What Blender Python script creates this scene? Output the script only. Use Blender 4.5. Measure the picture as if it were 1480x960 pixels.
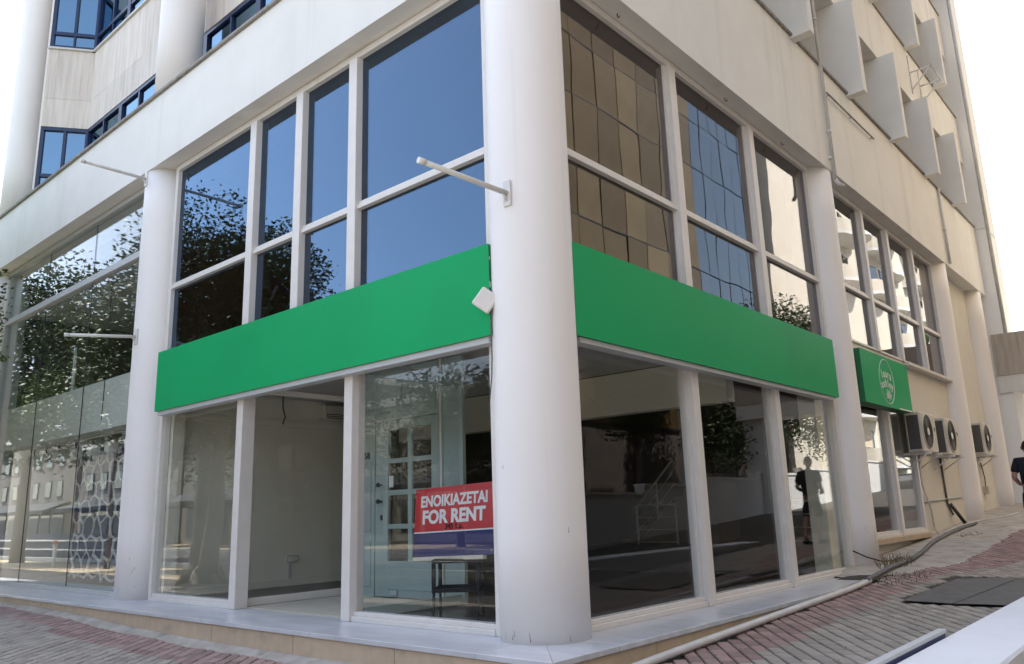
import bpy, bmesh, math, random
from mathutils import Vector, Matrix, noise
random.seed(7)
R = math.radians
for o in list(bpy.data.objects): bpy.data.objects.remove(o)
scene = bpy.context.scene
col = scene.collection

# ------------------------------------------------------------------ camera, sky, sun, exposure
CAM = Vector((4.769, -5.800, 1.10))
YAW, PITCH, ROLL, FPX = R(41.074), R(12.835), R(1.827), 1144.6
fw = Vector((-math.sin(YAW)*math.cos(PITCH), math.cos(YAW)*math.cos(PITCH), math.sin(PITCH)))
rt = Vector((math.cos(YAW), math.sin(YAW), 0)); dn = fw.cross(rt)
c_, s_ = math.cos(ROLL), math.sin(ROLL)
rx = c_*rt + s_*dn; dx = -s_*rt + c_*dn
cam = bpy.data.cameras.new('camera'); camo = bpy.data.objects.new('camera', cam); col.objects.link(camo)
camo.matrix_world = Matrix(((rx.x, -dx.x, -fw.x, CAM.x), (rx.y, -dx.y, -fw.y, CAM.y), (rx.z, -dx.z, -fw.z, CAM.z), (0, 0, 0, 1)))
cam.sensor_width = 36.0; cam.sensor_fit = 'HORIZONTAL'; cam.lens = 36.0*FPX/1480.0
cam.clip_start = 0.05; cam.clip_end = 3000
scene.camera = camo

SUN_EL = R(56); SUN_DIR = Vector((-0.96, 0.28, 0)).normalized()     # horizontal direction towards the sun
world = bpy.data.worlds.new('World'); scene.world = world; world.use_nodes = True
wn = world.node_tree; bg = wn.nodes['Background']
sky = wn.nodes.new('ShaderNodeTexSky'); sky.sky_type = 'NISHITA'; sky.sun_disc = False
sky.sun_elevation = SUN_EL; sky.sun_rotation = math.atan2(SUN_DIR.x, SUN_DIR.y)
sky.air_density = 1.0; sky.dust_density = 1.0; sky.ozone_density = 1.0; sky.altitude = 20
hsv = wn.nodes.new('ShaderNodeHueSaturation'); hsv.inputs['Saturation'].default_value = 0.68
wn.links.new(sky.outputs[0], hsv.inputs['Color']); wn.links.new(hsv.outputs[0], bg.inputs[0])
bg.inputs[1].default_value = 0.12
sun = bpy.data.lights.new('sun', 'SUN'); suno = bpy.data.objects.new('sun', sun); col.objects.link(suno)
sun.energy = 4.2; sun.angle = R(0.5); sun.color = (1.0, 0.95, 0.88)
sv = Vector((SUN_DIR.x*math.cos(SUN_EL), SUN_DIR.y*math.cos(SUN_EL), math.sin(SUN_EL)))
suno.rotation_euler = (-sv).to_track_quat('-Z', 'Y').to_euler()
suno.location = (0, 0, 60)
scene.view_settings.view_transform = 'Standard'; scene.view_settings.look = 'None'
scene.view_settings.gamma = 1.0; scene.view_settings.exposure = 2.05
scene.view_settings.use_curve_mapping = False
scene.render.engine = 'CYCLES'
scene.cycles.max_bounces = 10; scene.cycles.transparent_max_bounces = 24; scene.cycles.glossy_bounces = 5

# ------------------------------------------------------------------ helpers
class MB:
    def __init__(s): s.v = []; s.f = []; s.sm = []
    def add(s, vs, fs, smooth=False):
        n = len(s.v); s.v += [tuple(v) for v in vs]
        s.f += [tuple(i+n for i in f) for f in fs]; s.sm += [smooth]*len(fs); return s
    def box(s, x0, x1, y0, y1, z0, z1):
        x0, x1 = min(x0, x1), max(x0, x1); y0, y1 = min(y0, y1), max(y0, y1); z0, z1 = min(z0, z1), max(z0, z1)
        return s.add([(x0,y0,z0),(x1,y0,z0),(x1,y1,z0),(x0,y1,z0),(x0,y0,z1),(x1,y0,z1),(x1,y1,z1),(x0,y1,z1)],
                     [(0,3,2,1),(4,5,6,7),(0,1,5,4),(1,2,6,5),(2,3,7,6),(3,0,4,7)])
    def prism(s, pts, z0, z1):
        n = len(pts)
        a = sum(pts[i][0]*pts[(i+1) % n][1]-pts[(i+1) % n][0]*pts[i][1] for i in range(n))
        if a < 0: pts = pts[::-1]
        return s.add([(p[0], p[1], z0) for p in pts]+[(p[0], p[1], z1) for p in pts],
              [tuple(range(n-1, -1, -1)), tuple(range(n, 2*n))]+[(i, (i+1) % n, n+(i+1) % n, n+i) for i in range(n)])
    def tube(s, pts, r, seg=10, caps=True, smooth=True):
        pts = [Vector(p) for p in pts]; n = len(pts); rs = r if isinstance(r, (list, tuple)) else [r]*n
        vs = []; up = None
        for i, p in enumerate(pts):
            t = (pts[min(i+1, n-1)]-pts[max(i-1, 0)]).normalized()
            if up is None:
                up = Vector((0, 0, 1)) if abs(t.z) < .9 else Vector((1, 0, 0))
            a = t.cross(up); a = a.normalized() if a.length > 1e-6 else Vector((1, 0, 0)); b = a.cross(t).normalized(); up = b
            for k in range(seg):
                q = 2*math.pi*k/seg; vs.append(p+(a*math.cos(q)+b*math.sin(q))*rs[i])
        fs = [(i*seg+k, i*seg+(k+1) % seg, (i+1)*seg+(k+1) % seg, (i+1)*seg+k) for i in range(n-1) for k in range(seg)]
        s.add(vs, fs, smooth)
        if caps:
            m = len(s.v)-len(vs)
            s.f += [tuple(m+k for k in range(seg))[::-1], tuple(m+(n-1)*seg+k for k in range(seg))]; s.sm += [False]*2
        return s
    def cyl(s, x, y, z0, z1, r, seg=48, r1=None, rings=1):
        r1 = r if r1 is None else r1
        return s.tube([(x, y, z0+(z1-z0)*i/rings) for i in range(rings+1)], [r+(r1-r)*i/rings for i in range(rings+1)], seg)
    def xf(s, M):
        s.v = [tuple(M @ Vector(v)) for v in s.v]; return s
    def build(s, name, m, parent=None, bevel=0, **props):
        me = bpy.data.meshes.new(name); me.from_pydata(s.v, [], s.f); me.update()
        if any(s.sm): me.polygons.foreach_set('use_smooth', s.sm)
        bm = bmesh.new(); bm.from_mesh(me)
        bmesh.ops.recalc_face_normals(bm, faces=bm.faces)
        if bevel:
            es = [e for e in bm.edges if len(e.link_faces) == 2 and e.calc_face_angle(0) > .6]
            bmesh.ops.bevel(bm, geom=es, offset=bevel, segments=1, affect='EDGES', clamp_overlap=True)
        bm.to_mesh(me); bm.free()
        me.materials.append(m)
        o = bpy.data.objects.new(name, me); col.objects.link(o); o.parent = parent
        for k, v in props.items(): o[k] = v
        return o
def thing(name, label, cat, loc=(0, 0, 0), rz=0, group=None):
    o = bpy.data.objects.new(name, None); col.objects.link(o); o.empty_display_size = .2
    o.location = loc; o.rotation_euler = (0, 0, rz); o['label'] = label; o['category'] = cat
    if group: o['group'] = group
    return o
def tag(o, label, cat, group=None):
    o['label'] = label; o['category'] = cat
    if group: o['group'] = group
    return o
def B(name, m, parent, *b, bevel=0): return MB().box(*b).build(name, m, parent, bevel)
def copy_tree(o, parent=None):
    c = o.copy(); col.objects.link(c); c.parent = parent
    for ch in list(o.children): copy_tree(ch, c)
    return c
def ease(t): t = max(0., min(1., t)); return t*t*(3-2*t)
def lerp_tab(tab, x):
    if x <= tab[0][0]: return tab[0][1]
    for (a, za), (b, zb) in zip(tab, tab[1:]):
        if x <= b: return za+(zb-za)*(x-a)/(b-a)
    return tab[-1][1]

# ------------------------------------------------------------------ materials
def mat(name, c, rough=.6, c2=None, scale=4., amt=.5, bump=0., bscale=None, stretch=(1, 1, 1), metal=0., coat=0., spec=None,
        dirt=None, dirt_scale=1.2, dirt_stretch=(1, 1, .25), dirt_lo=.55, dirt_hi=.75, detail=6., rand=0., coords='Object'):
    m = bpy.data.materials.new(name); m.use_nodes = True; t = m.node_tree; N = t.nodes; L = t.links
    p = N['Principled BSDF']; p.inputs['Roughness'].default_value = rough; p.inputs['Metallic'].default_value = metal
    if coat: p.inputs['Coat Weight'].default_value = coat; p.inputs['Coat Roughness'].default_value = .05
    if spec is not None: p.inputs['Specular IOR Level'].default_value = spec
    tc = N.new('ShaderNodeTexCoord'); src = tc.outputs[coords]
    def nz(sc, st, det=detail):
        mp = N.new('ShaderNodeMapping'); mp.inputs['Scale'].default_value = st; L.new(src, mp.inputs[0])
        n = N.new('ShaderNodeTexNoise'); n.inputs['Scale'].default_value = sc; n.inputs['Detail'].default_value = det; L.new(mp.outputs[0], n.inputs[0])
        return n.outputs['Fac']
    cur = None
    if c2 is None: c2 = tuple(x*.86 for x in c)
    mix = N.new('ShaderNodeMix'); mix.data_type = 'RGBA'
    mix.inputs[6].default_value = (*c, 1); mix.inputs[7].default_value = (*c2, 1)
    mr = N.new('ShaderNodeMapRange'); mr.inputs[1].default_value = .5-.25/max(amt, .05)*.5; mr.inputs[2].default_value = .5+.25/max(amt, .05)*.5
    n0 = nz(scale, stretch); L.new(n0, mr.inputs[0]); L.new(mr.outputs[0], mix.inputs[0]); cur = mix.outputs[2]
    if dirt is not None:
        d = N.new('ShaderNodeMix'); d.data_type = 'RGBA'; d.inputs[7].default_value = (*dirt, 1); L.new(cur, d.inputs[6])
        q = N.new('ShaderNodeMapRange'); q.inputs[1].default_value = dirt_lo; q.inputs[2].default_value = dirt_hi; q.inputs[4].default_value = .7
        L.new(nz(dirt_scale, dirt_stretch, 8.), q.inputs[0]); L.new(q.outputs[0], d.inputs[0]); cur = d.outputs[2]
    if rand:
        oi = N.new('ShaderNodeObjectInfo'); ge = N.new('ShaderNodeNewGeometry')
        ad = N.new('ShaderNodeMath'); ad.operation = 'ADD'; L.new(oi.outputs['Random'], ad.inputs[0]); L.new(ge.outputs['Random Per Island'], ad.inputs[1])
        fr = N.new('ShaderNodeMath'); fr.operation = 'FRACT'; L.new(ad.outputs[0], fr.inputs[0])
        mv = N.new('ShaderNodeMapRange'); mv.inputs[3].default_value = 1-rand; mv.inputs[4].default_value = 1+rand; L.new(fr.outputs[0], mv.inputs[0])
        hs = N.new('ShaderNodeHueSaturation'); L.new(cur, hs.inputs['Color']); L.new(mv.outputs[0], hs.inputs['Value']); cur = hs.outputs[0]
    L.new(cur, p.inputs['Base Color'])
    if bump:
        b = N.new('ShaderNodeBump'); b.inputs['Strength'].default_value = bump; b.inputs['Distance'].default_value = .01
        L.new(nz(bscale or scale*6, stretch), b.inputs['Height']); L.new(b.outputs[0], p.inputs['Normal'])
    return m
def glass(name, tint, ior, wave=.0, refl=(.97, .98, 1)):
    m = bpy.data.materials.new(name); m.use_nodes = True; t = m.node_tree; N = t.nodes; L = t.links
    N.remove(N['Principled BSDF']); out = N['Material Output']
    tr = N.new('ShaderNodeBsdfTransparent'); tr.inputs[0].default_value = (*tint, 1)
    gl = N.new('ShaderNodeBsdfGlossy'); gl.inputs['Roughness'].default_value = 0.0; gl.inputs[0].default_value = (.97, .98, 1, 1)
    gl.inputs[0].default_value = (*refl, 1)
    fr = N.new('ShaderNodeFresnel'); ge = N.new('ShaderNodeNewGeometry')
    io = N.new('ShaderNodeMix'); io.data_type = 'FLOAT'; io.inputs[2].default_value = ior; io.inputs[3].default_value = 1/ior
    L.new(ge.outputs['Backfacing'], io.inputs[0]); L.new(io.outputs[0], fr.inputs[0])     # no false total reflection inside the thin pane
    mx = N.new('ShaderNodeMixShader'); L.new(fr.outputs[0], mx.inputs[0]); L.new(tr.outputs[0], mx.inputs[1]); L.new(gl.outputs[0], mx.inputs[2])
    L.new(mx.outputs[0], out.inputs[0])
    if wave:
        tc = N.new('ShaderNodeTexCoord'); n = N.new('ShaderNodeTexNoise'); n.inputs['Scale'].default_value = .9; n.inputs['Detail'].default_value = 1.
        L.new(tc.outputs['Object'], n.inputs[0]); b = N.new('ShaderNodeBump'); b.inputs['Strength'].default_value = wave; b.inputs['Distance'].default_value = .02
        L.new(n.outputs[0], b.inputs['Height']); L.new(b.outputs[0], gl.inputs['Normal'])
    return m
M = {}
M['white'] = mat('white_paint', (.795, .772, .725), .75, (.735, .712, .66), 1.6, .5, .12, 60, dirt=(.50, .455, .38), dirt_scale=1.0, dirt_stretch=(2.2, 2.2, .16), dirt_lo=.55, dirt_hi=.95)
M['column'] = mat('column_paint', (.86, .825, .80), .6, (.83, .795, .765), 1.1, .5, .06, 40, dirt=(.62, .59, .56), dirt_scale=1.3, dirt_stretch=(4, 4, .12), dirt_lo=.60, dirt_hi=1.0)
M['wing'] = mat('bright_white_paint', (.88, .865, .83), .8, (.85, .83, .79), 1.2, .5, .1, 60)
M['cream'] = mat('cream_render', (.67, .64, .575), .85, (.62, .585, .515), 1.3, .5, .2, 70, dirt=(.42, .36, .27), dirt_scale=1.1, dirt_stretch=(2.0, 2.0, .2), dirt_lo=.60, dirt_hi=.92)
M['frame'] = mat('white_aluminium', (.74, .70, .66), .42, (.68, .64, .59), 6, .5, 0, dirt=(.40, .33, .26), dirt_scale=5, dirt_stretch=(1, 1, .4), dirt_lo=.66, dirt_hi=.9)
M['frame_grey'] = mat('grey_aluminium', (.52, .53, .53), .4, (.46, .47, .47), 5)
M['ledge'] = mat('grey_stone_cap', (.34, .32, .29), .9, (.22, .20, .18), 12, .7, .4, 50)
M['marble'] = mat('grey_marble', (.60, .61, .63), .28, (.48, .49, .52), 2.2, .8, 0, stretch=(.6, 2.4, 1), dirt=(.42, .42, .42), dirt_scale=2.5, dirt_stretch=(1, 3, 1), dirt_lo=.55, dirt_hi=.8, rand=.05)
M['plinth'] = mat('tan_plinth_stone', (.56, .44, .31), .85, (.48, .37, .26), 7, .6, .3, 60, dirt=(.30, .25, .19), dirt_scale=3, dirt_stretch=(1, 1, 1.4), dirt_lo=.58, dirt_hi=.8, rand=.06)
M['cement'] = mat('cement', (.45, .42, .38), .95, (.33, .30, .26), 3.5, .8, .7, 25, dirt=(.17, .14, .11), dirt_scale=4, dirt_stretch=(1, 1, 1), dirt_lo=.58, dirt_hi=.72)
M['green'] = mat('green_sign_sheet', (.012, .375, .128), .42, (.013, .35, .120), .7, .6, .03, .8, coat=0, spec=.06, dirt=(.02, .28, .10), dirt_scale=.8, dirt_stretch=(1, 1, .8), dirt_lo=.5, dirt_hi=1.0)
M['green_edge'] = mat('green_sign_edge', (.006, .13, .048), .4)
M['paver_red'] = mat('paver_red', (.34, .225, .198), .9, (.285, .20, .18), 9, .7, .5, 60, rand=.22, dirt=(.29, .245, .22), dirt_scale=.9, dirt_stretch=(1, 1, 1), dirt_lo=.5, dirt_hi=.72, coords='Object')
M['paver_grey'] = mat('paver_grey', (.365, .325, .28), .9, (.31, .272, .232), 9, .7, .5, 60, rand=.15, dirt=(.28, .25, .22), dirt_scale=.8, dirt_stretch=(1, 1, 1), dirt_lo=.52, dirt_hi=.75)
M['joint'] = mat('paving_joint_sand', (.07, .06, .05), 1., (.04, .035, .03), 14, .7, .4)
M['bounce_plaza'] = mat('bounce_paving', (.38, .34, .29), .9, (.31, .28, .24), 3, .6, .3, 30)  # pale tone for the added bounce ground
M['asphalt'] = mat('asphalt', (.075, .073, .070), .92, (.05, .05, .048), 30, .7, .5, 150)
M['sand'] = mat('sandy_ground', (.50, .40, .27), .95, (.38, .30, .20), 2.5, .7, .6, 30)
M['paint_line'] = mat('road_paint', (.75, .75, .72), .8)
M['kerb'] = mat('kerb_concrete', (.48, .46, .43), .9, (.38, .36, .33), 5)
M['navy'] = mat('navy_frame', (.012, .026, .085), .35, (.014, .028, .08), 4)
M['trav'] = mat('travertine', (.70, .635, .575), .75, (.60, .535, .475), 9, .8, .25, 40, stretch=(1.6, 1.6, .10), dirt=(.46, .39, .33), dirt_scale=14, dirt_stretch=(1, 1, .07), dirt_lo=.56, dirt_hi=.74, rand=.06)
M['in_wall'] = mat('interior_wall', (.74, .71, .60), .9, (.70, .67, .56), 2)
M['in_ceil'] = mat('interior_ceiling', (.55, .53, .50), .9, (.50, .48, .45), 2)
M['scuff'] = mat('scuff', (.28, .26, .25), .9)
M['in_floor'] = mat('brown_floor', (.055, .038, .028), .30, (.035, .025, .020), 2.2, .6, 0, stretch=(1, 6, 1))
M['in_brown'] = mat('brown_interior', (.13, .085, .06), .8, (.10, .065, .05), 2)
M['step'] = mat('stair_stone', (.26, .21, .17), .7, (.22, .18, .14), 3)
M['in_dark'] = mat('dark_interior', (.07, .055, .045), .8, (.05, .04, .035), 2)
M['teal'] = mat('pale_teal_joinery', (.36, .45, .43), .5, (.33, .41, .395), 3)
M['steel_white'] = mat('white_steel', (.72, .71, .68), .45, (.62, .60, .56), 8, dirt=(.34, .25, .17), dirt_scale=9, dirt_stretch=(1, 1, 1), dirt_lo=.62, dirt_hi=.72)
M['black'] = mat('black_steel', (.010, .010, .012), .5, spec=.2)
M['dark'] = mat('dark_plastic', (.03, .03, .032), .5)
M['rubber'] = mat('grey_hose', (.10, .10, .10), .55, (.07, .07, .07), 8)
M['pvc'] = mat('white_pvc', (.62, .61, .59), .4, (.52, .50, .47), 5)
M['ac'] = mat('ac_casing', (.58, .54, .46), .5, (.50, .46, .38), 5, dirt=(.34, .28, .2), dirt_scale=5, dirt_lo=.6, dirt_hi=.8)
M['ac_grille'] = mat('ac_grille', (.085, .078, .068), .6)
M['red_board'] = mat('red_board', (.52, .03, .035), .4, (.48, .028, .032), 3)
M['blue_board'] = mat('blue_board', (.014, .016, .11), .4, (.012, .014, .10), 3)
M['hoarding'] = mat('navy_hoarding', (.010, .013, .045), .5, (.008, .010, .036), 3)
M['print_white'] = mat('white_print', (.78, .78, .76), .6)
M['wood_light'] = mat('cream_wood', (.62, .56, .46), .6)
M['leaf'] = mat('leaf_green', (.050, .085, .022), .55, (.10, .14, .035), 1.2, .8, rand=.35)
M['leaf_dark'] = mat('leaf_dark_green', (.030, .055, .018), .55, (.06, .09, .028), 1.2, .8, rand=.35)
M['bark'] = mat('pale_bark', (.52, .46, .38), .9, (.30, .26, .21), 5, .8, .8, 20, stretch=(1, 1, .4))
M['bark_dark'] = mat('dark_bark', (.16, .12, .09), .9, (.09, .07, .055), 6, .8, .8, 20)
M['dry'] = mat('dry_grass', (.22, .16, .08), .9, (.13, .10, .05), 6, .7, rand=.3)
M['skin'] = mat('skin', (.42, .24, .17), .6, (.38, .21, .15), 6)
M['hair'] = mat('dark_hair', (.03, .02, .015), .7)
M['navy_cloth'] = mat('navy_cotton', (.012, .014, .022), .95, (.009, .010, .016), 8)
M['black_cloth'] = mat('charcoal_cotton', (.022, .023, .028), .95, (.015, .016, .02), 8)
M['wall_white'] = mat('white_plaster', (.72, .72, .73), .8, (.66, .66, .67), 3, .5, .3, 50, dirt=(.6, .57, .52), dirt_scale=4, dirt_stretch=(1, 1, 1), dirt_lo=.62, dirt_hi=.9)
M['chrome'] = mat('bright_metal', (.6, .6, .6), .2, metal=1.)
M['tyre'] = mat('tyre_rubber', (.02, .02, .02), .85)
M['stone_bronze'] = mat('bronze_panel', (.32, .225, .11), .12, (.26, .18, .085), .8, .7, .25, .7, metal=.75, rand=.25)
M['stone_beige'] = mat('beige_render', (.66, .57, .42), .85, (.60, .51, .37), 1.2, .6)
M['cream_lit'] = mat('cream_facade', (.74, .68, .56), .85, (.68, .61, .49), 1., .6, .1, 20)
M['blocker_brown'] = mat('dark_blocker_facade', (.14, .12, .10), .8, (.11, .095, .08), .8, .6)  # kept dark so the added tower bounces little sunlight
M['dim_far'] = mat('dim_stone_facade', (.30, .27, .23), .85, (.25, .22, .19), .8, .6)
M['pale_far'] = mat('pale_facade', (.70, .69, .66), .85, (.62, .60, .57), .8, .6)
M['shop_dark'] = mat('dark_awning', (.02, .022, .03), .8)
M['blue_panel'] = mat('navy_display_panel', (.016, .026, .085), .5, (.012, .02, .07), 3)
M['orange'] = mat('orange_band', (.65, .20, .03), .5)
M['lamp_globe'] = mat('frosted_globe', (.78, .77, .72), .3)
G = {'clear': glass('clear_glass', (.975, .985, .98), 1.38, .03), 'bayB': glass('greenish_glass', (.95, .985, .975), 1.50, .05),
     'sky_tint': glass('sky_tinted_glass', (.50, .42, .38), 2.2, .06, (.42, .68, 1.0)),  # left panes: blue of the sky put into the reflection colour
     'bronze': glass('bronze_glass', (.52, .44, .40), 1.9, .10, (.95, .97, 1.0)), 'blue': glass('sky_blue_glass', (.16, .26, .36), 3.6, .05, (.50, .78, 1.0)),  # blue ribbon panes: sky colour put into their reflection tint
     'teal': glass('teal_window_glass', (.22, .30, .32), 2.2, .04), 'mirror': glass('mirror_blue_glass', (.03, .05, .09), 4.6, .06, (.82, .94, 1.0))}

# ------------------------------------------------------------------ ground heights
ZR = [(-8, -.40), (-6, -.40), (-3, -.33), (-1, -.25), (.55, -.19), (2.67, -.115), (4.72, -.05), (6.8, .03), (8.5, .09), (12, .30), (16, .58), (20, .83), (30, 1.45), (60, 3.2), (110, 6.0)]
ZL = [(-14, -.19), (-11.5, -.18), (-9.5, -.18), (-7.9, -.20), (-6.7, -.25), (-4.6, -.285), (-2.4, -.285), (.8, -.245)]
def gz(x, y):
    zr = lerp_tab(ZR, y)-.010*max(0, min(x, 8)-.8)
    zl = lerp_tab(ZL, x)-.022*max(0, min(-.9-y, 8))
    w = ease((x+1)/2.5)
    if y > -.5: w = max(w, ease((y+.9)/.4))
    return zl*(1-w)+zr*w
def sheet(name, xs, ys, m, off=0., kind='structure', parent=None):
    nx, ny = len(xs), len(ys); mb = MB()
    mb.add([(x, y, gz(x, y)+off) for y in ys for x in xs], [(j*nx+i, j*nx+i+1, (j+1)*nx+i+1, (j+1)*nx+i) for j in range(ny-1) for i in range(nx-1)], True)
    o = mb.build(name, m, parent)
    if kind: o['kind'] = kind
    return o
def rng(a, b, n): return [a+(b-a)*i/n for i in range(n+1)]
far = [-900, -400, -200, -100, -60]
sheet('ground', far+rng(-40, 30, 70)+[60, 100, 200, 400, 900], far+rng(-40, 30, 140)+[35, 42, 50, 60, 80, 110, 200, 400, 900], M['asphalt'], -.035)
pavement = sheet('pavement', rng(-34, 7.0, 82), rng(-4.4, -.6, 19), M['joint'], -.012)
sheet('bounce_plaza', rng(-2.5, 40, 43), rng(-8.2, -4.4, 10), M['bounce_plaza'], -.008)  # both sheets: unseen pale ground added to bounce light onto the columns
sheet('bounce_plaza', rng(7, 40, 33), rng(-4.4, 3, 10), M['bounce_plaza'], -.008)
pavement_b = sheet('side_pavement', rng(.30, 7.0, 26), rng(-.6, 40, 100), M['joint'], -.012)
sheet('sand_verge', rng(-60, -10, 50), rng(-7.6, -4.4, 8), M['sand'], -.006)
sheet('road', rng(-140, 60, 100), rng(-16.5, -8.4, 8), M['asphalt'], .0)
for y in (-12.4,):
    for i in range(14):
        x = -70+i*6
        sheet('lane_marking', rng(x, x+3, 3), [y-.06, y+.06], M['paint_line'], .006)
sheet('far_pavement', rng(-140, 60, 100), rng(-22, -16.7, 6), M['sand'], .10)
for y0, y1 in ((-8.4, -8.22), (-16.7, -16.5)):
    mb = MB()
    for i in range(60):
        x = -90+i*2.0
        z = gz(x, y0); mb.box(x+.006, x+1.994, y0, y1, z-.2, z+.12)
    k = mb.build('kerb', M['kerb']); k['kind'] = 'structure'

# pavers: 45-degree running bond; the 300 largest in view are objects of their own
def proj(p):
    d = Vector(p)-CAM; z = d.dot(fw)
    return (740+FPX*d.dot(rx)/z, 480+FPX*d.dot(dx)/z, z)
PA = R(-50); U = Vector((math.cos(PA), math.sin(PA), 0)); V = Vector((-U.y, U.x, 0)); PL, PW = .215, .130
def paver_mesh(name, m, k):
    random.seed(100+k); h = .05; a, b = PL/2-.005-random.random()*.003, PW/2-.006-random.random()*.004
    e = .007; t = [random.uniform(-.003, .003) for _ in range(4)]
    mb = MB(); mb.add([(-a, -b, -h), (a, -b, -h), (a, b, -h), (-a, b, -h), (-a, -b, -e), (a, -b, -e), (a, b, -e), (-a, b, -e),
        (-a+e, -b+e, t[0]), (a-e, -b+e, t[1]), (a-e, b-e, t[2]), (-a+e, b-e, t[3])],
        [(8, 9, 10, 11), (0, 1, 5, 4), (1, 2, 6, 5), (2, 3, 7, 6), (3, 0, 4, 7), (4, 5, 9, 8), (5, 6, 10, 9), (6, 7, 11, 10), (7, 4, 8, 11)])
    o = mb.build(name, m); me = o.data; bpy.data.objects.remove(o); return me
PM = {c: [paver_mesh('paver', M['paver_'+c], k) for k in range(6)] for c in ('red', 'grey')}
spots = []
for i in range(-150, 185):
    for j in range(-135, 225):
        p = U*((i+(.5 if j % 2 else 0))*PL)+V*(j*PW)+Vector((0, 4, 0))
        x, y = p.x, p.y
        if not (-13 < x < 6.6 and -4.2 < y < 24): continue
        if x < .93 and y > -.96: continue
        if 1.66 < x < 2.86 and 4.5 < y < 7.1: continue
        if y > 7.0 and x < 1.02+.42*ease((y-7)/2): continue
        z = gz(x, y)
        q = proj((x, y, z))
        if q[2] < 1.2 or not (-260 < q[0] < 1760 and q[1] < 1240): continue
        if y > 9 and q[0] > 1600: continue
        inside = 0 < q[0] < 1480 and q[1] < 955
        red = (y > -1.05 and x < 1.50+(.75*ease((y-7)/2))) or (y <= -.95 and y > -1.52 and x < 1.50)
        spots.append((-(1/q[2]**2)*(1 if inside else .2), x, y, z, red))
spots.sort()
mbs = {'red': MB(), 'grey': MB()}
NPAV = 300
random.seed(3)
for n, (_, x, y, z, red) in enumerate(spots):
    c = 'red' if red else 'grey'
    nx, ny = (gz(x+.15, y)-gz(x-.15, y))/.3, (gz(x, y+.15)-gz(x, y-.15))/.3
    nv = Vector((-nx, -ny, 1)).normalized(); u = (U-nv*U.dot(nv)).normalized(); v = nv.cross(u)
    w = .012*noise.noise(Vector((x*.9, y*.9, 0)))
    Mx = Matrix(((u.x, v.x, nv.x, x), (u.y, v.y, nv.y, y), (u.z, v.z, nv.z, z+.008+w+random.uniform(-.002, .002)), (0, 0, 0, 1)))
    me = PM[c][n % 6]
    if n < NPAV:
        o = bpy.data.objects.new('paver', me); col.objects.link(o); o.matrix_local = Mx; o.parent = pavement if y < -.6 else pavement_b
    else:
        mbs[c].add([Mx @ vv.co for vv in me.vertices], [tuple(p.vertices) for p in me.polygons])
for c in mbs:
    if mbs[c].v:
        o = mbs[c].build('paver_field', M['paver_'+c], pavement_b); o['kind'] = 'stuff'

# ------------------------------------------------------------------ the corner building
bld = thing('office_building', 'white corner office building with round columns and glazed shop fronts', 'building', (0, 0, 0))
CR = .41
def scuffs(x, y, a0, a1, n, seed, zlo=.0, zhi=.5):
    random.seed(seed); mb = MB()
    for k in range(n):
        a = random.uniform(a0, a1); z = random.uniform(zlo, zhi)**1.0; L = random.uniform(.015, .09); w = random.uniform(.0015, .005)/CR; rr = CR+.0012; dr_ = random.uniform(-.02, .02)
        mb.add([(x+rr*math.cos(a-w), y+rr*math.sin(a-w), z), (x+rr*math.cos(a+w), y+rr*math.sin(a+w), z), (x+rr*math.cos(a+w*.3+dr_), y+rr*math.sin(a+w*.3+dr_), z+L), (x+rr*math.cos(a-w*.3+dr_), y+rr*math.sin(a-w*.3+dr_), z+L)], [(0, 1, 2, 3)])
    mb.build('scuff_marks', M['scuff'], bld)
for (x, y, z0, z1) in ((0, 0, -.02, 6.96), (-8, 0, -.02, 6.96), (-16, 0, -.02, 6.96), (0, 8, -.1, 6.96), (0, 16, .3, 6.96), (0, 19.9, .6, 6.96)):
    MB().cyl(x, y, z0, z1, CR, 64, rings=8).build('column', M['column'], bld)
scuffs(0, 0, -2.2, .6, 7, 31, .0, .10); scuffs(0, 0, -2.0, .4, 3, 32, .4, 5.5); scuffs(-8, 0, -2.0, .0, 12, 33, 0, .6); scuffs(0, 8, -1.2, .8, 12, 34, .05, .7)
for x in (-8, -16.2):
    MB().cyl(x, 0, 8.24, 18, .375, 56, rings=6).build('column', M['column'], bld)
# plinth with marble slabs
pl = MB()
pl.prism([(-17, .6), (-17, -.86), (.76, -.86), (.76, 6.9), (.55, 7.6), (.3, 8.2), (.0, 8.2), (0, .6)], -.6, -.045).build('plinth', M['cement'], bld)
plinth = bld.children[-1]
random.seed(5)
x = -16.9
while x < .74:
    w = min(1.55+random.uniform(-.1, .1), .775-x); z0 = gz(x+w/2, -.9)-.25
    if .775-(x+w) < .3: w = .775-x
    B('plinth_stone', M['plinth'], plinth, x+.003, x+w-.003, -.885, -.84, z0, -.047, bevel=.004); x += w
y = -.835
while y < 6.7:
    w = 1.5+random.uniform(-.1, .1)
    if 6.9-(y+w) < .4: w = 6.9-y
    B('plinth_stone', M['plinth'], plinth, .735, .78, y+.003, y+w-.003, gz(.9, y+w/2)-.25, -.047, bevel=.004); y += w
x = -16.9
while x < -.05:
    w = 2.1+random.uniform(-.15, .15)
    if -.0-(x+w) < .5: w = -.0-x
    B('marble_slab', M['marble'], plinth, x+.0015, x+w-.0015, -.91, -.03, -.045, .0, bevel=.003); x += w
MB().prism([(.0015, -.91), (.805, -.91), (.0015, -.03)], -.045, 0).build('marble_slab', M['marble'], plinth, .003)
MB().prism([(.805, -.906), (.805, -.03), (.03, -.03), (.005, -.03)], -.045, 0).build('marble_slab', M['marble'], plinth, .003)
y = -.027
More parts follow.
